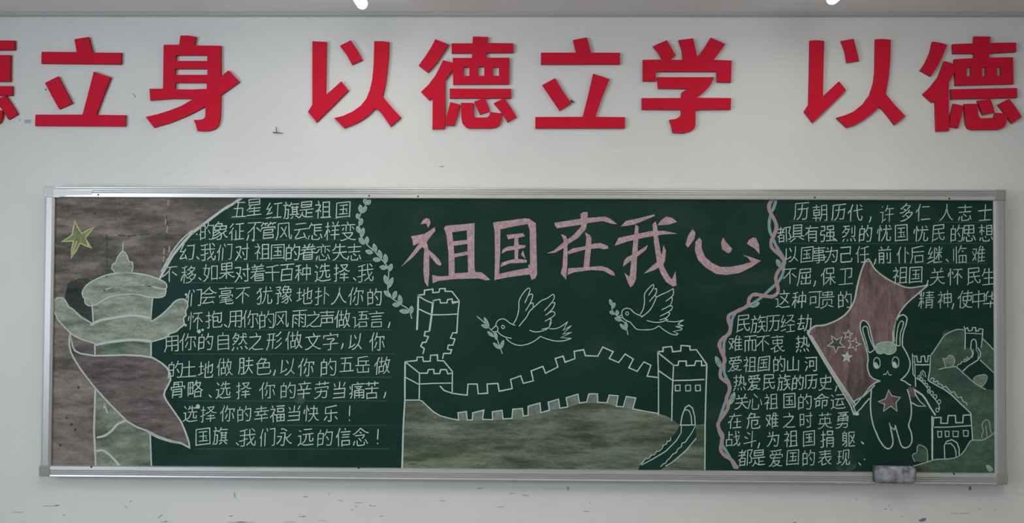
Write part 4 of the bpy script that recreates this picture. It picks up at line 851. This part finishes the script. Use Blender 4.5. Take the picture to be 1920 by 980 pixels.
 '强': [[66,24,69,21,70,16,74,11],[54,58,54,14],[54,58,68,59,68,72,67,73,40,72,40,59,54,58],[36,13,71,15],[12,13,16,11,23,11,26,17,28,37,10,37,10,43,12,55,28,55,28,72,11,72],[54,30,71,30,71,46,39,46,38,31,54,30]],
 '当': [[16,49,67,49,67,11],[60,59,67,73],[42,49,42,76],[67,14,15,14],[19,32,67,32],[23,60,17,72]],
 '形': [[53,38,63,44,73,54],[8,46,46,46],[75,33,67,24,58,17,50,12,47,12],[44,72,10,72],[37,11,37,71],[19,71,18,33,15,21,9,12,10,8],[72,76,69,75,63,68,55,62,49,61]],
 '征': [[72,71,36,71],[54,71,54,12],[74,12,31,12],[71,43,54,43],[19,46,13,44,8,37],[25,58,21,52,19,47,19,11],[23,76,20,71,10,62],[38,12,38,49]],
 '心': [[10,24,13,32,16,48],[18,51,16,48],[74,27,66,50],[50,59,33,73],[29,54,29,16,31,13,35,12,56,12,59,15,61,22,59,29]],
 '志': [[10,65,73,65],[42,47,42,76],[69,46,15,46],[16,29,11,16],[36,38,38,38,49,30],[65,30,72,15],[60,19,59,16,57,12,29,12,27,16,27,30]],
 '忧': [[62,74,69,66],[74,58,35,58],[29,13,38,23,44,37,47,51,47,75],[72,25,74,21,71,12,61,12,57,13,56,17,56,46],[11,61,8,48,9,44],[19,11,19,76],[29,53,25,63]],
 '快': [[11,61,8,48,9,44],[29,12,33,12,43,22,51,39,51,76],[19,11,19,76],[19,64,25,64,29,54],[32,41,75,41],[77,13,71,13,62,21,57,29,54,37,52,38],[68,41,68,64,36,64]],
 '念': [[10,15,15,29],[50,36,58,44,59,48,58,49,19,49],[45,58,38,62],[45,27,37,36,33,38],[73,17,66,31,62,32],[76,58,72,57,61,62,41,76,18,59,11,56,7,57],[58,23,60,19,58,14,57,13,31,12,27,14,27,30]],
 '怀': [[27,63,30,54],[19,76,19,11],[11,61,8,46],[50,53,51,52],[50,53,47,52,41,44,33,37],[54,71,51,57,51,11],[73,71,33,71],[73,36,58,52,51,52]],
 '怎': [[70,44,38,44],[16,27,11,14],[25,68,22,67,14,54],[25,68,26,76],[25,68,72,68],[27,28,27,16,27,13,29,12,54,11,59,13,61,18],[48,25,38,32,38,68],[66,29,73,14],[68,56,38,56]],
 '思': [[11,15,17,30],[17,58,17,43,66,43,65,73,17,73,17,58],[41,43,41,73],[57,23,58,19,55,12,31,12,28,17,28,29],[73,16,65,31,62,32],[66,58,17,58],[36,36,37,36,47,29]],
 '恋': [[26,31,26,16,29,12,57,12,60,18,58,22],[62,33,65,32,72,16,74,15],[47,26,37,37],[11,68,72,68],[43,68,42,76,38,78],[59,58,66,52,71,46],[33,68,33,43],[11,14,16,30],[51,43,51,68],[25,59,22,58,19,52,13,45]],
 '想': [[23,57,18,54,13,46],[24,76,24,37],[45,49,70,49],[70,49,69,37,46,37,45,38,45,72,69,73,70,49],[35,49,29,54,24,55],[45,61,70,61],[44,26,39,32],[72,18,67,28],[15,27,11,16],[9,65,36,65],[27,27,27,17,30,12,55,12,57,13,58,19]],
 '我': [[71,64,63,73,59,74],[49,75,51,47,58,21,64,12,72,11,74,17,74,26],[10,53,73,53],[68,43,62,34,59,31,56,30],[27,71,26,12,22,11,16,11,12,13],[39,74,36,74,12,69,9,71],[42,38,28,36,25,33,11,31,7,32],[56,25,51,23,38,14],[27,34,27,36]],
 '战': [[73,56,45,52],[54,76,57,42,62,21,66,14,67,12,71,12,74,13,76,18,74,24],[12,12,12,41,38,41,38,12],[23,76,23,41],[44,13,48,14,57,22,61,23],[67,72,71,66],[72,46,65,31,61,29],[23,61,40,61],[12,16,38,16]],
 '扑': [[9,36,36,43,38,46],[36,61,10,61],[23,76,23,16,23,13,21,11,16,11,12,12],[51,11,51,76],[51,52,57,52,72,41]],
 '抱': [[37,36,57,36,57,53,37,54,34,55],[37,54,37,19,38,13,40,12,47,11,71,11,73,13,75,20],[32,54,34,55],[12,11,18,11,19,13,19,76],[72,66,41,67],[72,66,70,34,67,29,60,29,57,32],[72,66,74,69],[27,61,9,61],[34,55,35,59,38,65,41,67],[6,37,11,36,18,38,22,41,28,41],[19,40,19,38],[41,67,43,76]],
 '择': [[38,36,68,36],[28,61,9,61],[19,76,19,16,18,11,12,11],[57,56,57,58,66,66,68,72,37,72],[42,72,43,67,53,56],[74,23,34,23],[54,11,54,42],[32,48,37,47,51,53,53,56],[9,37,18,38,21,41,28,42],[73,47,59,52,57,56],[73,47,78,48],[57,56,53,56]],
 '捐': [[72,37,38,37],[63,11,69,11,72,14,72,47,71,48,38,48,38,11],[9,36,19,38,23,41,31,42],[30,61,9,61],[9,12,18,11,20,13,20,76],[38,25,72,25],[42,59,69,59,69,74,41,74,41,59,42,59]],
 '文': [[46,68,43,69,41,76],[61,62,61,57,55,46,46,33,37,25,27,18,16,13,12,12,6,13],[76,13,71,12,63,15,45,26,29,45,23,57,22,62],[74,62,9,62]],
 '斗': [[73,35,11,26],[54,76,54,11],[39,64,26,71],[31,46,17,53]],
 '族': [[33,63,9,63],[50,59,49,53,44,46],[20,12,27,12,29,13,30,17,31,47],[48,76,46,69,39,57],[46,67,74,66],[73,34,41,34],[57,50,57,31,53,22,42,12,37,12],[71,51,48,51],[34,49,31,47],[17,63,16,32,14,22,9,12],[57,29,61,27,66,18,73,12],[18,77,23,71,23,63],[17,47,31,47]],
 '旗': [[39,11,48,19],[41,55,72,55],[46,59,46,26],[59,19,63,19,72,11],[37,26,74,26],[8,64,29,64,34,60],[66,59,66,26],[46,36,66,36],[16,63,15,34,13,22,9,12,9,11],[16,77,18,76,21,71,20,64],[73,68,41,68],[18,13,19,11,24,11,27,13,28,21,29,47,16,47],[34,60,36,61,42,70,43,76],[46,46,66,46]],
 '时': [[44,47,52,34,53,34],[47,13,52,11,62,12,64,13,65,75],[74,61,40,61],[12,48,31,48],[12,24,31,24,31,69,12,70,12,19]],
 '星': [[19,26,64,26],[26,47,22,45,21,38],[68,38,21,38],[42,43,42,12],[11,31,17,37,21,38],[64,62,18,62],[64,62,64,73,18,73,18,52,19,51,64,51,64,62],[73,12,11,12]],
 '是': [[18,63,64,63],[18,63,19,73,64,73,64,72,64,53,63,52,19,52,18,53,18,63],[73,42,10,42],[73,12,49,12,36,14,28,19,24,24,22,25],[42,13,42,42],[23,34,22,25],[7,12,11,12,15,16,19,23,22,25],[42,28,68,28]],
 '有': [[30,66,25,51,26,11],[24,48,20,47,10,37],[26,52,64,51,63,13,62,11,59,11,51,12],[26,26,64,26],[11,66,73,66],[33,67,35,76],[64,39,26,39]],
 '朝': [[39,68,10,68],[49,54,71,54],[63,11,70,11,71,13,71,73,49,72,48,32,46,22,40,12],[8,24,39,24,44,21],[24,11,24,34],[12,46,12,35,37,35,37,57,12,57,12,46],[49,36,71,36],[24,57,24,76],[37,46,12,46]],
 '果': [[73,35,47,35,46,34,11,35],[42,11,42,72],[37,34,36,31,24,21,12,14,6,15],[47,34,48,30,59,21,72,14,77,16],[66,60,18,60],[42,72,18,72,18,47,66,48,66,72,64,73,42,72]],
 '样': [[34,29,73,29],[28,61,10,61],[46,68,41,76,39,76],[39,46,69,46],[72,62,36,62],[63,62,63,66,68,76],[54,11,54,61],[8,24,8,29,12,35,14,44,19,48,19,76],[28,41,25,48,19,51],[18,46,19,46,19,11]],
 '毫': [[11,18,71,22],[74,16,72,12,68,11,46,11,41,12,39,16,39,36],[58,39,38,36,21,36],[16,27,66,30],[74,71,9,71],[42,72,41,77],[72,37,72,44,71,44,12,44,11,43,11,37],[53,53,62,53,63,54,62,62,22,62,21,61,21,53,53,53]],
 '民': [[14,13,22,14,34,17,39,21],[14,13,15,72,64,72,64,56,15,55],[14,13,11,8],[41,55,42,41,45,37,47,28,53,18,61,12,68,12,71,18,69,24],[15,38,70,38]],
 '永': [[28,13,31,11,37,11,41,12,42,44,43,47,42,60,21,60],[43,46,49,42,52,37,53,34,63,23,72,17,76,18],[10,45,28,44,27,38,22,28,17,22,10,17],[26,74,31,76,52,68],[70,53,58,42,52,39]],
 '河': [[34,27,34,55,53,55,53,32,34,32],[52,12,53,11,62,11,67,12,68,13,68,71],[19,48,9,53],[74,71,29,71,23,69,13,74],[12,13,12,14,23,33]],
 '烈': [[23,61,41,61],[10,48,23,62,26,73],[31,43,34,44,36,46,40,55,41,61],[31,43,23,49,20,49],[31,43,30,39,23,33,14,29,10,30],[54,43,54,68],[69,75,69,32,67,30,63,29,59,29,54,32],[12,73,43,73],[63,23,66,22,73,11],[52,11,49,21],[33,12,33,19],[44,62,41,61],[17,22,11,11]],
 '热': [[33,31,37,31,42,36,46,44,49,56,49,76],[74,39,76,37,76,33,74,30,69,30,66,34,64,66,38,66],[46,44,51,43,57,37],[32,51,24,50,21,48,10,46],[46,47,39,49],[11,31,14,29,19,29,22,32,22,76],[22,49,22,48],[63,23,66,22,73,11],[52,11,49,21],[33,12,33,19],[31,66,11,66],[21,23,17,22,11,11]],
 '然': [[57,51,61,48,67,37,72,31,74,32],[57,51,54,49,49,38,38,30],[57,51,57,75],[23,70,38,70,39,69,38,64,36,56,29,46,19,36,12,32],[33,55,24,59],[34,12,33,20],[52,12,50,19,47,22],[64,75,66,74,71,68],[76,11,73,12,68,19,65,22],[13,56,23,71,24,77,28,78],[73,59,45,59],[17,22,11,11,8,10],[18,49,26,44]],
 '爱': [[50,18,43,18],[50,18,51,21,58,26,60,32,29,32],[50,18,52,16,66,12,70,12,74,14],[67,75,35,72,13,72],[17,44,66,44],[29,32,31,42,33,45,33,50,36,52],[12,49,12,58,71,58,72,49],[25,58,24,64,22,67,21,67],[24,13,31,12,42,16,43,18],[57,58,58,63,61,68],[43,18,42,21,33,28,32,32],[43,58,41,67],[29,32,27,31,23,23,17,17,12,13,9,13]],
 '犹': [[68,67,64,72],[74,58,34,58],[32,13,40,23,45,37,47,50,48,76],[10,31,21,43,24,44],[10,14,14,12,22,13,25,22,26,43,24,53,19,67,17,70],[20,63,17,62,10,56,9,53],[26,73,23,68,20,66],[72,26,74,19,72,13,60,12,57,13,56,17,56,46]],
 '现': [[52,34,57,33,57,17,59,12,71,12,73,14,74,23],[53,61,53,42,49,28,45,21,40,16,33,11,32,12],[31,26,10,19,7,21],[20,23,20,71],[30,71,10,71],[39,37,39,73,67,73,68,72,68,37],[28,48,11,48]],
 '生': [[70,61,20,62],[42,76,42,13],[67,38,19,38],[73,13,10,13],[12,49,20,63,23,74,27,77]],
 '用': [[17,53,69,53],[10,12,13,18,17,30,17,71,68,71,68,13,67,11,62,11,55,12],[42,71,42,12],[17,34,69,34]],
 '略': [[49,68,68,68,69,66,63,55,54,46,43,39,42,37],[46,63,46,67,49,69,51,76],[32,50,11,50],[21,72,21,27],[11,19,11,72,32,72,32,27,11,27],[72,37,77,38],[72,37,71,39,56,50,47,62,46,63],[72,37,70,33,70,13],[46,63,43,62,38,57,32,57],[42,37,32,37],[42,37,43,13],[70,13,43,13],[70,33,43,33]],
 '痛': [[74,69,20,69,19,31,17,23,12,13],[47,69,46,75,44,77],[71,33,31,33],[50,44,50,12],[31,23,71,23],[31,11,31,44,52,44,54,46,71,44,71,13,69,11,62,11],[53,46,53,49],[7,31,9,34,19,37],[13,52,9,62],[33,60,63,59],[63,59,62,56,54,52,53,49],[39,53,41,53,48,50,53,49]],
 '百': [[19,15,65,15],[19,11,20,55,64,55,65,54,65,11],[39,56,41,72],[72,72,11,72],[19,35,65,35]],
 '的': [[58,33,49,46],[33,42,12,42],[12,18,34,19,34,63,12,64,12,12],[51,77,49,66,41,52],[49,64,72,64,71,28,68,15,66,12,62,12,54,12,51,14],[23,76,21,64]],
 '眷': [[23,32,60,32],[23,13,23,42,28,53],[15,64,68,64],[37,64,34,54],[77,39,73,38,61,43,59,42,21,43,11,38,6,39],[56,53,56,49,60,43,60,13],[60,13,23,13],[46,78,42,76,40,65],[22,43,24,43],[26,64,26,71,23,75],[60,23,23,23],[73,54,10,54],[60,74,56,65]],
 '着': [[26,36,21,34,11,24,8,24],[29,47,27,39,26,38,27,12],[27,22,65,22],[14,68,69,68],[29,68,28,74,25,77],[27,30,65,30],[11,48,72,48],[58,77,55,72,54,68],[65,12,27,12],[65,12,64,38,27,39],[33,48,34,57],[17,58,66,58],[38,67,37,58]],
 '祖': [[22,44,26,43,32,36],[10,63,30,62,29,57,21,43,21,11],[68,33,41,33],[68,13,68,72,41,72,41,13],[68,53,41,53],[23,63,23,71,19,76],[9,36,16,41,21,42],[33,13,74,13]],
 '神': [[72,32,72,64,38,64,38,29],[55,76,55,11],[20,11,19,42],[72,32,38,32],[8,32,9,36,15,41,19,42,29,61,29,63,10,63],[72,48,38,48],[19,76,23,70],[30,37,25,43,21,44]],
 '福': [[72,27,37,27],[72,11,72,39,38,39,36,37,31,37,26,42,22,44],[37,11,37,37],[37,14,72,14],[10,62,29,62,28,56,23,49,20,41],[54,39,54,14],[73,73,37,73],[20,69,17,76],[20,41,15,39,8,32,7,29],[20,41,21,11],[69,62,68,63,42,63,42,49,69,49,69,62]],
 '种': [[7,23,8,27,16,42,21,44,21,46],[73,36,39,36],[73,32,72,60,40,60,39,31],[56,11,56,76],[21,46,27,44,32,38,32,34],[22,11,22,71],[31,74,9,70],[9,54,32,54]],
 '移': [[53,76,51,70],[30,36,27,42,24,45,20,46],[8,22,8,27,16,42,20,44],[31,74,28,75,13,71,8,72],[21,11,21,72],[58,23,62,24,67,28,72,36,72,41,54,41,41,31,38,30,33,31],[58,23,51,29,48,29],[58,23,57,19,46,14,37,11,32,12],[34,62,39,63,48,69,67,69,67,64,58,56,53,54,51,52,44,48,38,46,34,47],[30,54,9,54],[56,42,58,47,60,49],[47,59,50,58,52,54]],
 '管': [[26,70,28,63],[38,71,17,71],[22,24,65,24,66,12],[22,12,23,46,61,46,61,34,22,34],[11,62,17,73,17,76],[73,71,50,71],[71,48,71,54,70,55,14,55,13,48],[22,12,66,12],[38,62,41,61],[41,61,42,64,46,66,50,72,51,76],[41,61,42,55],[62,63,59,70]],
 '精': [[75,52,36,52],[55,52,55,76],[41,22,69,22],[41,11,41,42,69,42,69,13,67,10,61,10],[69,32,41,32],[9,50,28,50],[28,29,29,32,26,38,19,41],[19,11,19,39,18,41,19,76],[73,71,38,71],[41,61,71,61],[18,39,14,37,8,23,8,19],[13,59,9,72],[29,73,30,71,26,58]],
 '红': [[23,75,11,52,23,51],[56,68,56,16],[72,69,39,69],[10,32,31,35,33,38],[14,33,16,39,22,46,23,51],[23,51,26,52,31,59],[31,20,9,16],[74,16,38,16]],
 '经': [[8,17,11,16,29,21],[22,76,17,63,12,55,11,51],[9,32,30,36,32,38],[57,56,53,56,37,46,31,47],[57,56,57,59,65,67,66,72,39,72],[57,56,58,54,74,47],[34,12,74,12],[71,37,39,37],[11,51,23,51],[14,34,16,39,21,45,23,50,26,52,30,59],[54,37,54,12]],
 '继': [[59,22,59,76],[29,59,26,53,21,50],[9,16,29,21,32,23],[9,16,7,13],[45,52,57,52,58,51,61,52,73,52],[73,32,66,42,59,46,59,47],[50,61,47,71],[20,49,19,49,21,48,21,46,16,39,14,33],[72,71,67,60],[38,73,38,14,74,14],[21,76,11,52,11,51,19,51,20,50],[29,36,11,32,7,33],[59,47,55,45,45,27]],
 '而': [[32,13,32,55],[51,13,51,55],[14,11,14,55,69,55,69,13,68,11,64,11,61,11,57,13],[38,56,40,72],[73,72,10,72]],
 '肤': [[31,37,13,37],[31,13,31,73,13,73,13,32,9,12],[40,62,72,62],[74,43,38,43],[22,12,24,11,28,11,31,12,38,12,49,24,55,37,55,76],[13,56,31,56],[74,12,72,12,66,19,61,26,58,33,55,36]],
 '自': [[18,48,66,48],[18,11,18,66,66,65,66,11],[18,14,66,14],[40,76,38,66],[18,32,66,32]],
 '色': [[11,53,16,56,20,54,67,54,67,33],[42,54,42,36],[30,70,27,69,18,58,19,16,22,13,27,12,69,12,73,17,74,22,73,26],[30,70,32,76],[30,70,52,69,51,64,47,61,46,55],[18,56,19,54],[67,36,19,36]],
 '苦': [[11,69,72,69],[11,49,73,49],[28,76,28,61],[65,11,65,32,64,33,20,33,19,11],[42,57,42,33],[19,14,65,14],[55,76,55,61]],
 '英': [[10,32,39,32,42,31,45,32,73,32],[44,31,47,24,57,16,71,11,77,13],[66,33,66,50,64,51,18,51,18,32],[41,59,41,32,38,30,38,26,31,19,23,14,13,11,8,12],[11,69,72,69],[27,62,27,76],[39,31,41,31],[56,76,56,62]],
 '表': [[26,13,32,14,46,18],[26,13,26,33],[70,70,13,70],[69,37,56,27],[72,46,11,46],[44,46,47,36,51,30,56,26,57,24,67,16,73,14],[42,76,42,47],[17,58,67,58],[36,46,35,42,27,36,26,33],[9,27,11,27,21,32,26,33]],
 '衷': [[72,70,11,70],[42,71,41,76,38,77],[41,63,41,38,46,30,54,23,54,21,62,16,71,12,76,14],[8,26,11,24,24,28,38,37,46,39],[26,13,26,28],[45,16,32,13,26,13,23,11],[53,24,66,33,69,34],[41,45,66,45,66,58,18,58,18,45,41,45],[41,37,43,37]],
 '言': [[74,65,9,65],[44,65,44,71,40,76],[63,53,21,53],[21,11,21,29,62,29,63,13],[21,42,63,42],[63,13,21,13]],
 '许': [[33,39,74,39],[43,76,41,65,34,53],[18,72,16,73],[72,63,41,64],[54,63,54,11],[9,52,21,52,21,17,19,12],[22,18,27,19,32,22,33,26]],
 '语': [[17,11,20,18],[74,44,31,44],[32,25,31,23,26,19,20,18],[36,60,66,60,65,44],[33,74,72,74],[69,13,37,13],[69,13,68,32,37,32,37,11],[44,44,49,73],[20,18,19,52,9,52]],
 '象': [[68,41,63,41,54,34,48,33,45,29,27,19,15,15,10,16],[57,34,59,28,67,19,72,16,75,17],[46,62,48,70,47,72,29,72,26,71,21,67,18,61,18,49,19,48,30,48,40,38,43,36,48,29,49,18,47,14,42,11,34,11,31,13],[11,37,24,41,34,48,65,48,66,61,19,62,9,59],[39,48,43,61],[33,78,31,77,30,72],[13,27,17,27,26,30,39,38]],
 '豫': [[34,26,54,36],[47,77,46,73,43,71,39,63,39,49,51,48,72,49,71,61,36,61,33,59],[33,37,36,36,47,42,50,43],[11,11,17,12,18,13,18,49],[51,48,50,43],[74,16,67,28,65,35],[8,49,30,49,30,44,27,36],[32,16,36,15,46,21,54,27,57,28],[72,41,64,34,57,33],[56,61,54,49],[12,63,20,60],[46,72,62,72,59,62],[46,12,48,9,53,10,56,12,58,16,57,32,50,43],[8,73,28,73,27,68,20,60],[20,60,24,56,24,49]],
 '贵': [[42,61,63,61,64,62,63,72,19,71,19,62,20,61,42,61],[42,52,42,76],[73,52,9,52],[70,12,48,20],[63,24,63,42,62,43,21,43,21,24],[41,34,41,27,34,18,21,12,14,11,11,12]],
 '躯': [[21,76,20,69],[31,34,28,36,9,36],[24,12,30,11,32,14,32,68,13,68,13,36],[28,34,21,25,9,17],[71,62,66,47,63,46],[63,39,66,37,71,27],[63,39,63,46],[63,39,60,38,51,24,44,24],[32,58,13,58],[52,59,60,47,63,46],[13,47,32,47],[74,13,44,13,44,71,73,71]],
 '辛': [[10,46,73,46],[28,46,29,53,26,60,23,61],[68,67,15,67],[40,76,43,67],[70,28,14,28],[42,46,42,11],[53,47,58,60]],
 '运': [[22,65,13,72,12,71],[30,53,74,53],[19,19,23,19,33,13,42,11,73,12,77,15],[19,19,16,18,10,12],[19,19,19,49,9,49],[71,26,67,31,66,34,61,44],[67,29,36,27,37,32,45,48,46,53],[68,71,36,71]],
 '这': [[51,69,50,69,50,64],[51,69,48,76],[12,16,19,19],[73,64,29,64],[67,27,50,42,33,54,31,54],[73,13,39,12,31,14,24,18,19,19],[9,47,19,47,19,19],[28,25,31,24,40,29,54,42,61,55,63,64],[19,64,17,67]],
 '远': [[28,24,31,24,35,27,40,34,42,42,43,54],[58,54,58,26,62,24,72,25,73,33,72,35],[73,54,29,54],[34,72,68,72],[19,20,32,13,38,12,73,12],[19,20,19,49,9,49],[19,20,14,17,9,12],[21,66,13,71]],
 '选': [[71,66,38,66],[52,76,52,49],[30,49,74,49],[26,25,31,24,39,31,44,42,44,49],[58,49,59,26,65,23,72,24,73,25,74,29,73,34],[20,64,11,73],[9,47,19,46,19,19],[32,59,38,67,39,73],[19,19,24,18,36,12,44,11,73,12,77,15],[19,19,11,13]],
 '都': [[43,73,40,66,35,59,34,53],[40,15,17,15],[40,12,40,39,39,41,20,41,15,37,9,35],[38,64,34,67,13,67],[24,76,24,53],[43,53,9,53],[17,11,17,38],[22,41,27,52],[40,28,17,28],[52,11,52,72,72,72,73,71,64,48,72,38,73,26,72,22,69,21,62,21]],
 '难': [[73,62,44,63],[23,36,27,33,31,26,30,23],[13,21,23,37,23,41,25,43,28,54,30,67,11,67],[10,57,19,44,23,42],[74,16,42,16],[71,47,42,47],[58,75,61,71,59,66,59,16],[51,77,47,74,42,58,42,11],[42,55,37,53,34,48],[72,32,42,32]],
 '雨': [[33,39,23,45],[49,45,51,46,61,39],[13,11,13,56,70,56,70,13,68,11,59,11,58,12],[21,30,32,23],[41,71,41,12],[73,71,10,71],[51,29,61,24]],
 '风': [[75,24,76,18,74,12,70,12,67,19,64,45,64,72,18,72,17,31,14,21,10,13,11,11],[43,38,46,36,55,22],[26,21,31,24,43,39,52,61],[28,58,32,54,39,44,43,43]],
 '骨': [[71,44,71,53,12,53,12,43],[61,53,60,73,23,73,22,53],[22,22,61,22],[22,11,22,43,61,43,61,12,58,10,51,11],[22,64,43,64,44,63,44,53],[22,33,61,33]],
}
LEFT = [
 (393, 30, '五448 星477@389 红514 旗546 是574 祖606 国644'),
 (433, 30, '的388 象413 征444 ，466@444 不477 管503@431 风533 云564 怎591 样623 变653'),
 (472, 29, '幻351 、371@484 我390 们421 对454 祖492 国521 的549 眷578 恋606 失637 志664'),
 (511, 30, '不318@515 移353@514 、375@523 如394 果425@508 对455 着483 千511 百538 种568 选605 择641 、665@523 我685'),
 (554, 30, '们363@558 会391 毫424 不455 犹496 豫532@552 地571 扑604 人636 你667 的702@556'),
 (598, 30, '怀366@600 抱401 、423@610 用441 你469 的500 风527 雨561 之589 声613 做642 语676 言706 ，731@608'),
 (640, 30, '用321@644 你352 的386 自419 然449 之480 形514 做551@638 文587 字620 ，643@648 以667 你707'),
 (688, 30, '的329@693 土354@690 地386@692 做421 肤461@685 色494@686 ，516@698 以540 你574 的616 五650@683 岳680@683 做717@685'),
 (731, 29, '骨333 略366@729 、394@743 选419 择457 你501 的540 辛570 劳603 当636 痛669 苦697 ，723@739'),
 (775, 28, '选357 择391 你426 的458 幸490 福520 当551 快584 乐620 ！655'),
 (819, 30, '国381 旗413@817 、445@831 我464 们501 永534 远573 的609 信644 念676 ！708'),
]
RIGHTP = [
 (398, 30, '历1502@396 朝1537 历1572 代1604 ，1633@410 许1663@400 多1699 仁1731 人1775 志1809 士1847'),
 (437, 29, '都1470@439 具1495 有1522 强1552 、1567@449 烈1592 的1623 忧1658 国1690 忧1727 民1760 的1794 思1817 想1848'),
 (477, 29, '以1484 国1513 事1536 为1559 己1587 任1617 ，1642@489 前1659 仆1693 后1720 继1753 、1776@488 临1800 难1835'),
 (518, 30, '不1481 屈1508 ，1529@530 保1553 卫1586 祖1688@516 国1717@515 ，1740@529 关1758 怀1791 民1826 生1854'),
 (561, 30, '这1467 种1498 可1528 贵1551 的1584 精1737 神1771 ，1788@573 使1810 中1835 华1857'),
 (606, 30, '民1394 族1422 历1449 经1477 劫1508'),
 (644, 28, '难1379 而1407 不1430 衷1458 热1505'),
 (682, 27, '爱1378 祖1406 国1432 的1461 山1487 河1521'),
 (716, 27, '热1387 爱1414 民1442 族1470 的1496 历1521 史1547 ，1569@727'),
 (752, 28, '关1391 心1416 祖1446 国1480 的1509 命1540 运1571'),
 (788, 27, '在1378 危1413 难1448 之1480 时1512 英1547 勇1579'),
 (822, 28, '战1375 斗1406 ，1424@834 为1449 祖1483 国1517 捐1551 躯1591 、1617@830'),
 (858, 28, '都1397 是1422 爱1455 国1487 的1516 表1547 现1581 、1612@869'),
]
PUNC = {'，': [[(0, -4), (-1, 1), (-3, 6)]], '、': [[(-2, -2), (2, 2)]], '！': [[(1, -14), (0, 4)], [(-.5, 12), (.5, 13)]]}
def parse(s):
    out = []
    for tok in s.split():
        ch = tok[0]; r = tok[1:].split('@'); out.append((ch, float(r[0]), float(r[1]) if len(r) > 1 else None))
    return out
def writing(lines, guides, label, sx):
    c = Chalk()
    for x0, x1, y in guides: c.line([(x0, y), ((x0+x1)/2, y+.6), (x1, y)], L_FAINT, 1.8, 3)
    par = c.build('chalk_paragraph', board, label)
    for y0, h, s in lines:
        for ch, x, y in parse(s):
            y = y if y is not None else y0; c = Chalk()
            y += rnd.uniform(-.8, .8)
            if ch in PUNC:
                for st_ in PUNC[ch]: c.line([(x+a, y+b2) for a, b2 in st_], L_TEXT, 2.4, 7)
            else:
                S_ = [[(t[i], t[i+1]) for i in range(0, len(t), 2)] for t in GL[ch]]
                xs = [p[0] for q in S_ for p in q]; ys = [p[1] for q in S_ for p in q]
                mx, my = (min(xs)+max(xs))/2, (min(ys)+max(ys))/2
                k = h/66.0; kx = k*sx*rnd.uniform(.94, 1.05); ky = k*rnd.uniform(1.0, 1.1); sl = rnd.uniform(-.12, -.05); sh = rnd.uniform(-.02, .08)
                wv = 2.0*rnd.uniform(.9, 1.12)
                for q in S_:
                    if len(q) < 2: continue
                    jx, jy = rnd.uniform(-.5, .5), rnd.uniform(-.5, .5)
                    pts = []
                    for gx, gy in q:
                        u, v = (gx-mx)*kx, -(gy-my)*ky
                        pts.append((x + u - v*sh + jx + rnd.uniform(-.3, .3), y + v + u*sl + jy + rnd.uniform(-.3, .3)))
                    c.line(pts, L_TEXT, wv, 7, jit=.18, taper=rnd.random() < .4)
            c.build('chalk_character', par)
writing(LEFT, [(430,650,409),(352,660,449),(340,700,489),(345,700,530),(560,715,577),(420,735,618),(325,740,663),(345,735,707),(345,727,751),(520,727,797),(365,730,841)],
        'left chalk text of eleven lines', .93)
writing(RIGHTP, [(1480,1600,415),(1755,1850,416),(1470,1850,456),(1640,1850,493)], 'right chalk text of thirteen lines', .88)

# ------------------------------------------------------------------ eraser resting against the lower rail
er = P(1672, 902, BO)
root = empty('chalkboard_eraser', (er.x, -BO-.001, er.z))
ex, ez = .087, .074
FELT, nt, b = mat('dusty_felt'); setb(b, rough=.95, spec=.05)
nt.links.new(ramp(nt, noise(nt, 28, 5, .6), [(.35, (.10, .105, .12)), (.65, (.36, .37, .41))]), b.inputs['Base Color']); bump(nt, b, noise(nt, 150, 3), .4, .002)
BACK, nt, b = mat('eraser_back'); setb(b, (.05, .05, .055), .5)
def rbox(name, x0, x1, y0, y1, z0, z1, m, r, seg=4):
    v, f = boxdata(x0, x1, y0, y1, z0, z1); o = mesh(name, v, f, m, root)
    bm = bmesh.new(); bm.from_mesh(o.data); bmesh.ops.bevel(bm, geom=bm.edges[:], offset=r, segments=seg, affect='EDGES', profile=.5)
    for fc in bm.faces: fc.smooth = True
    bm.to_mesh(o.data); bm.free(); return o
rbox('backing', -ex+.003, ex-.003, -.012, 0, .003, ez-.003, BACK, .003)
rbox('felt_pad', -ex, ex, -.052, -.0115, 0, ez, FELT, .019, 6)
tag(root, 'grey dusty felt chalkboard eraser standing on the lower frame rail below the rabbit', 'eraser')
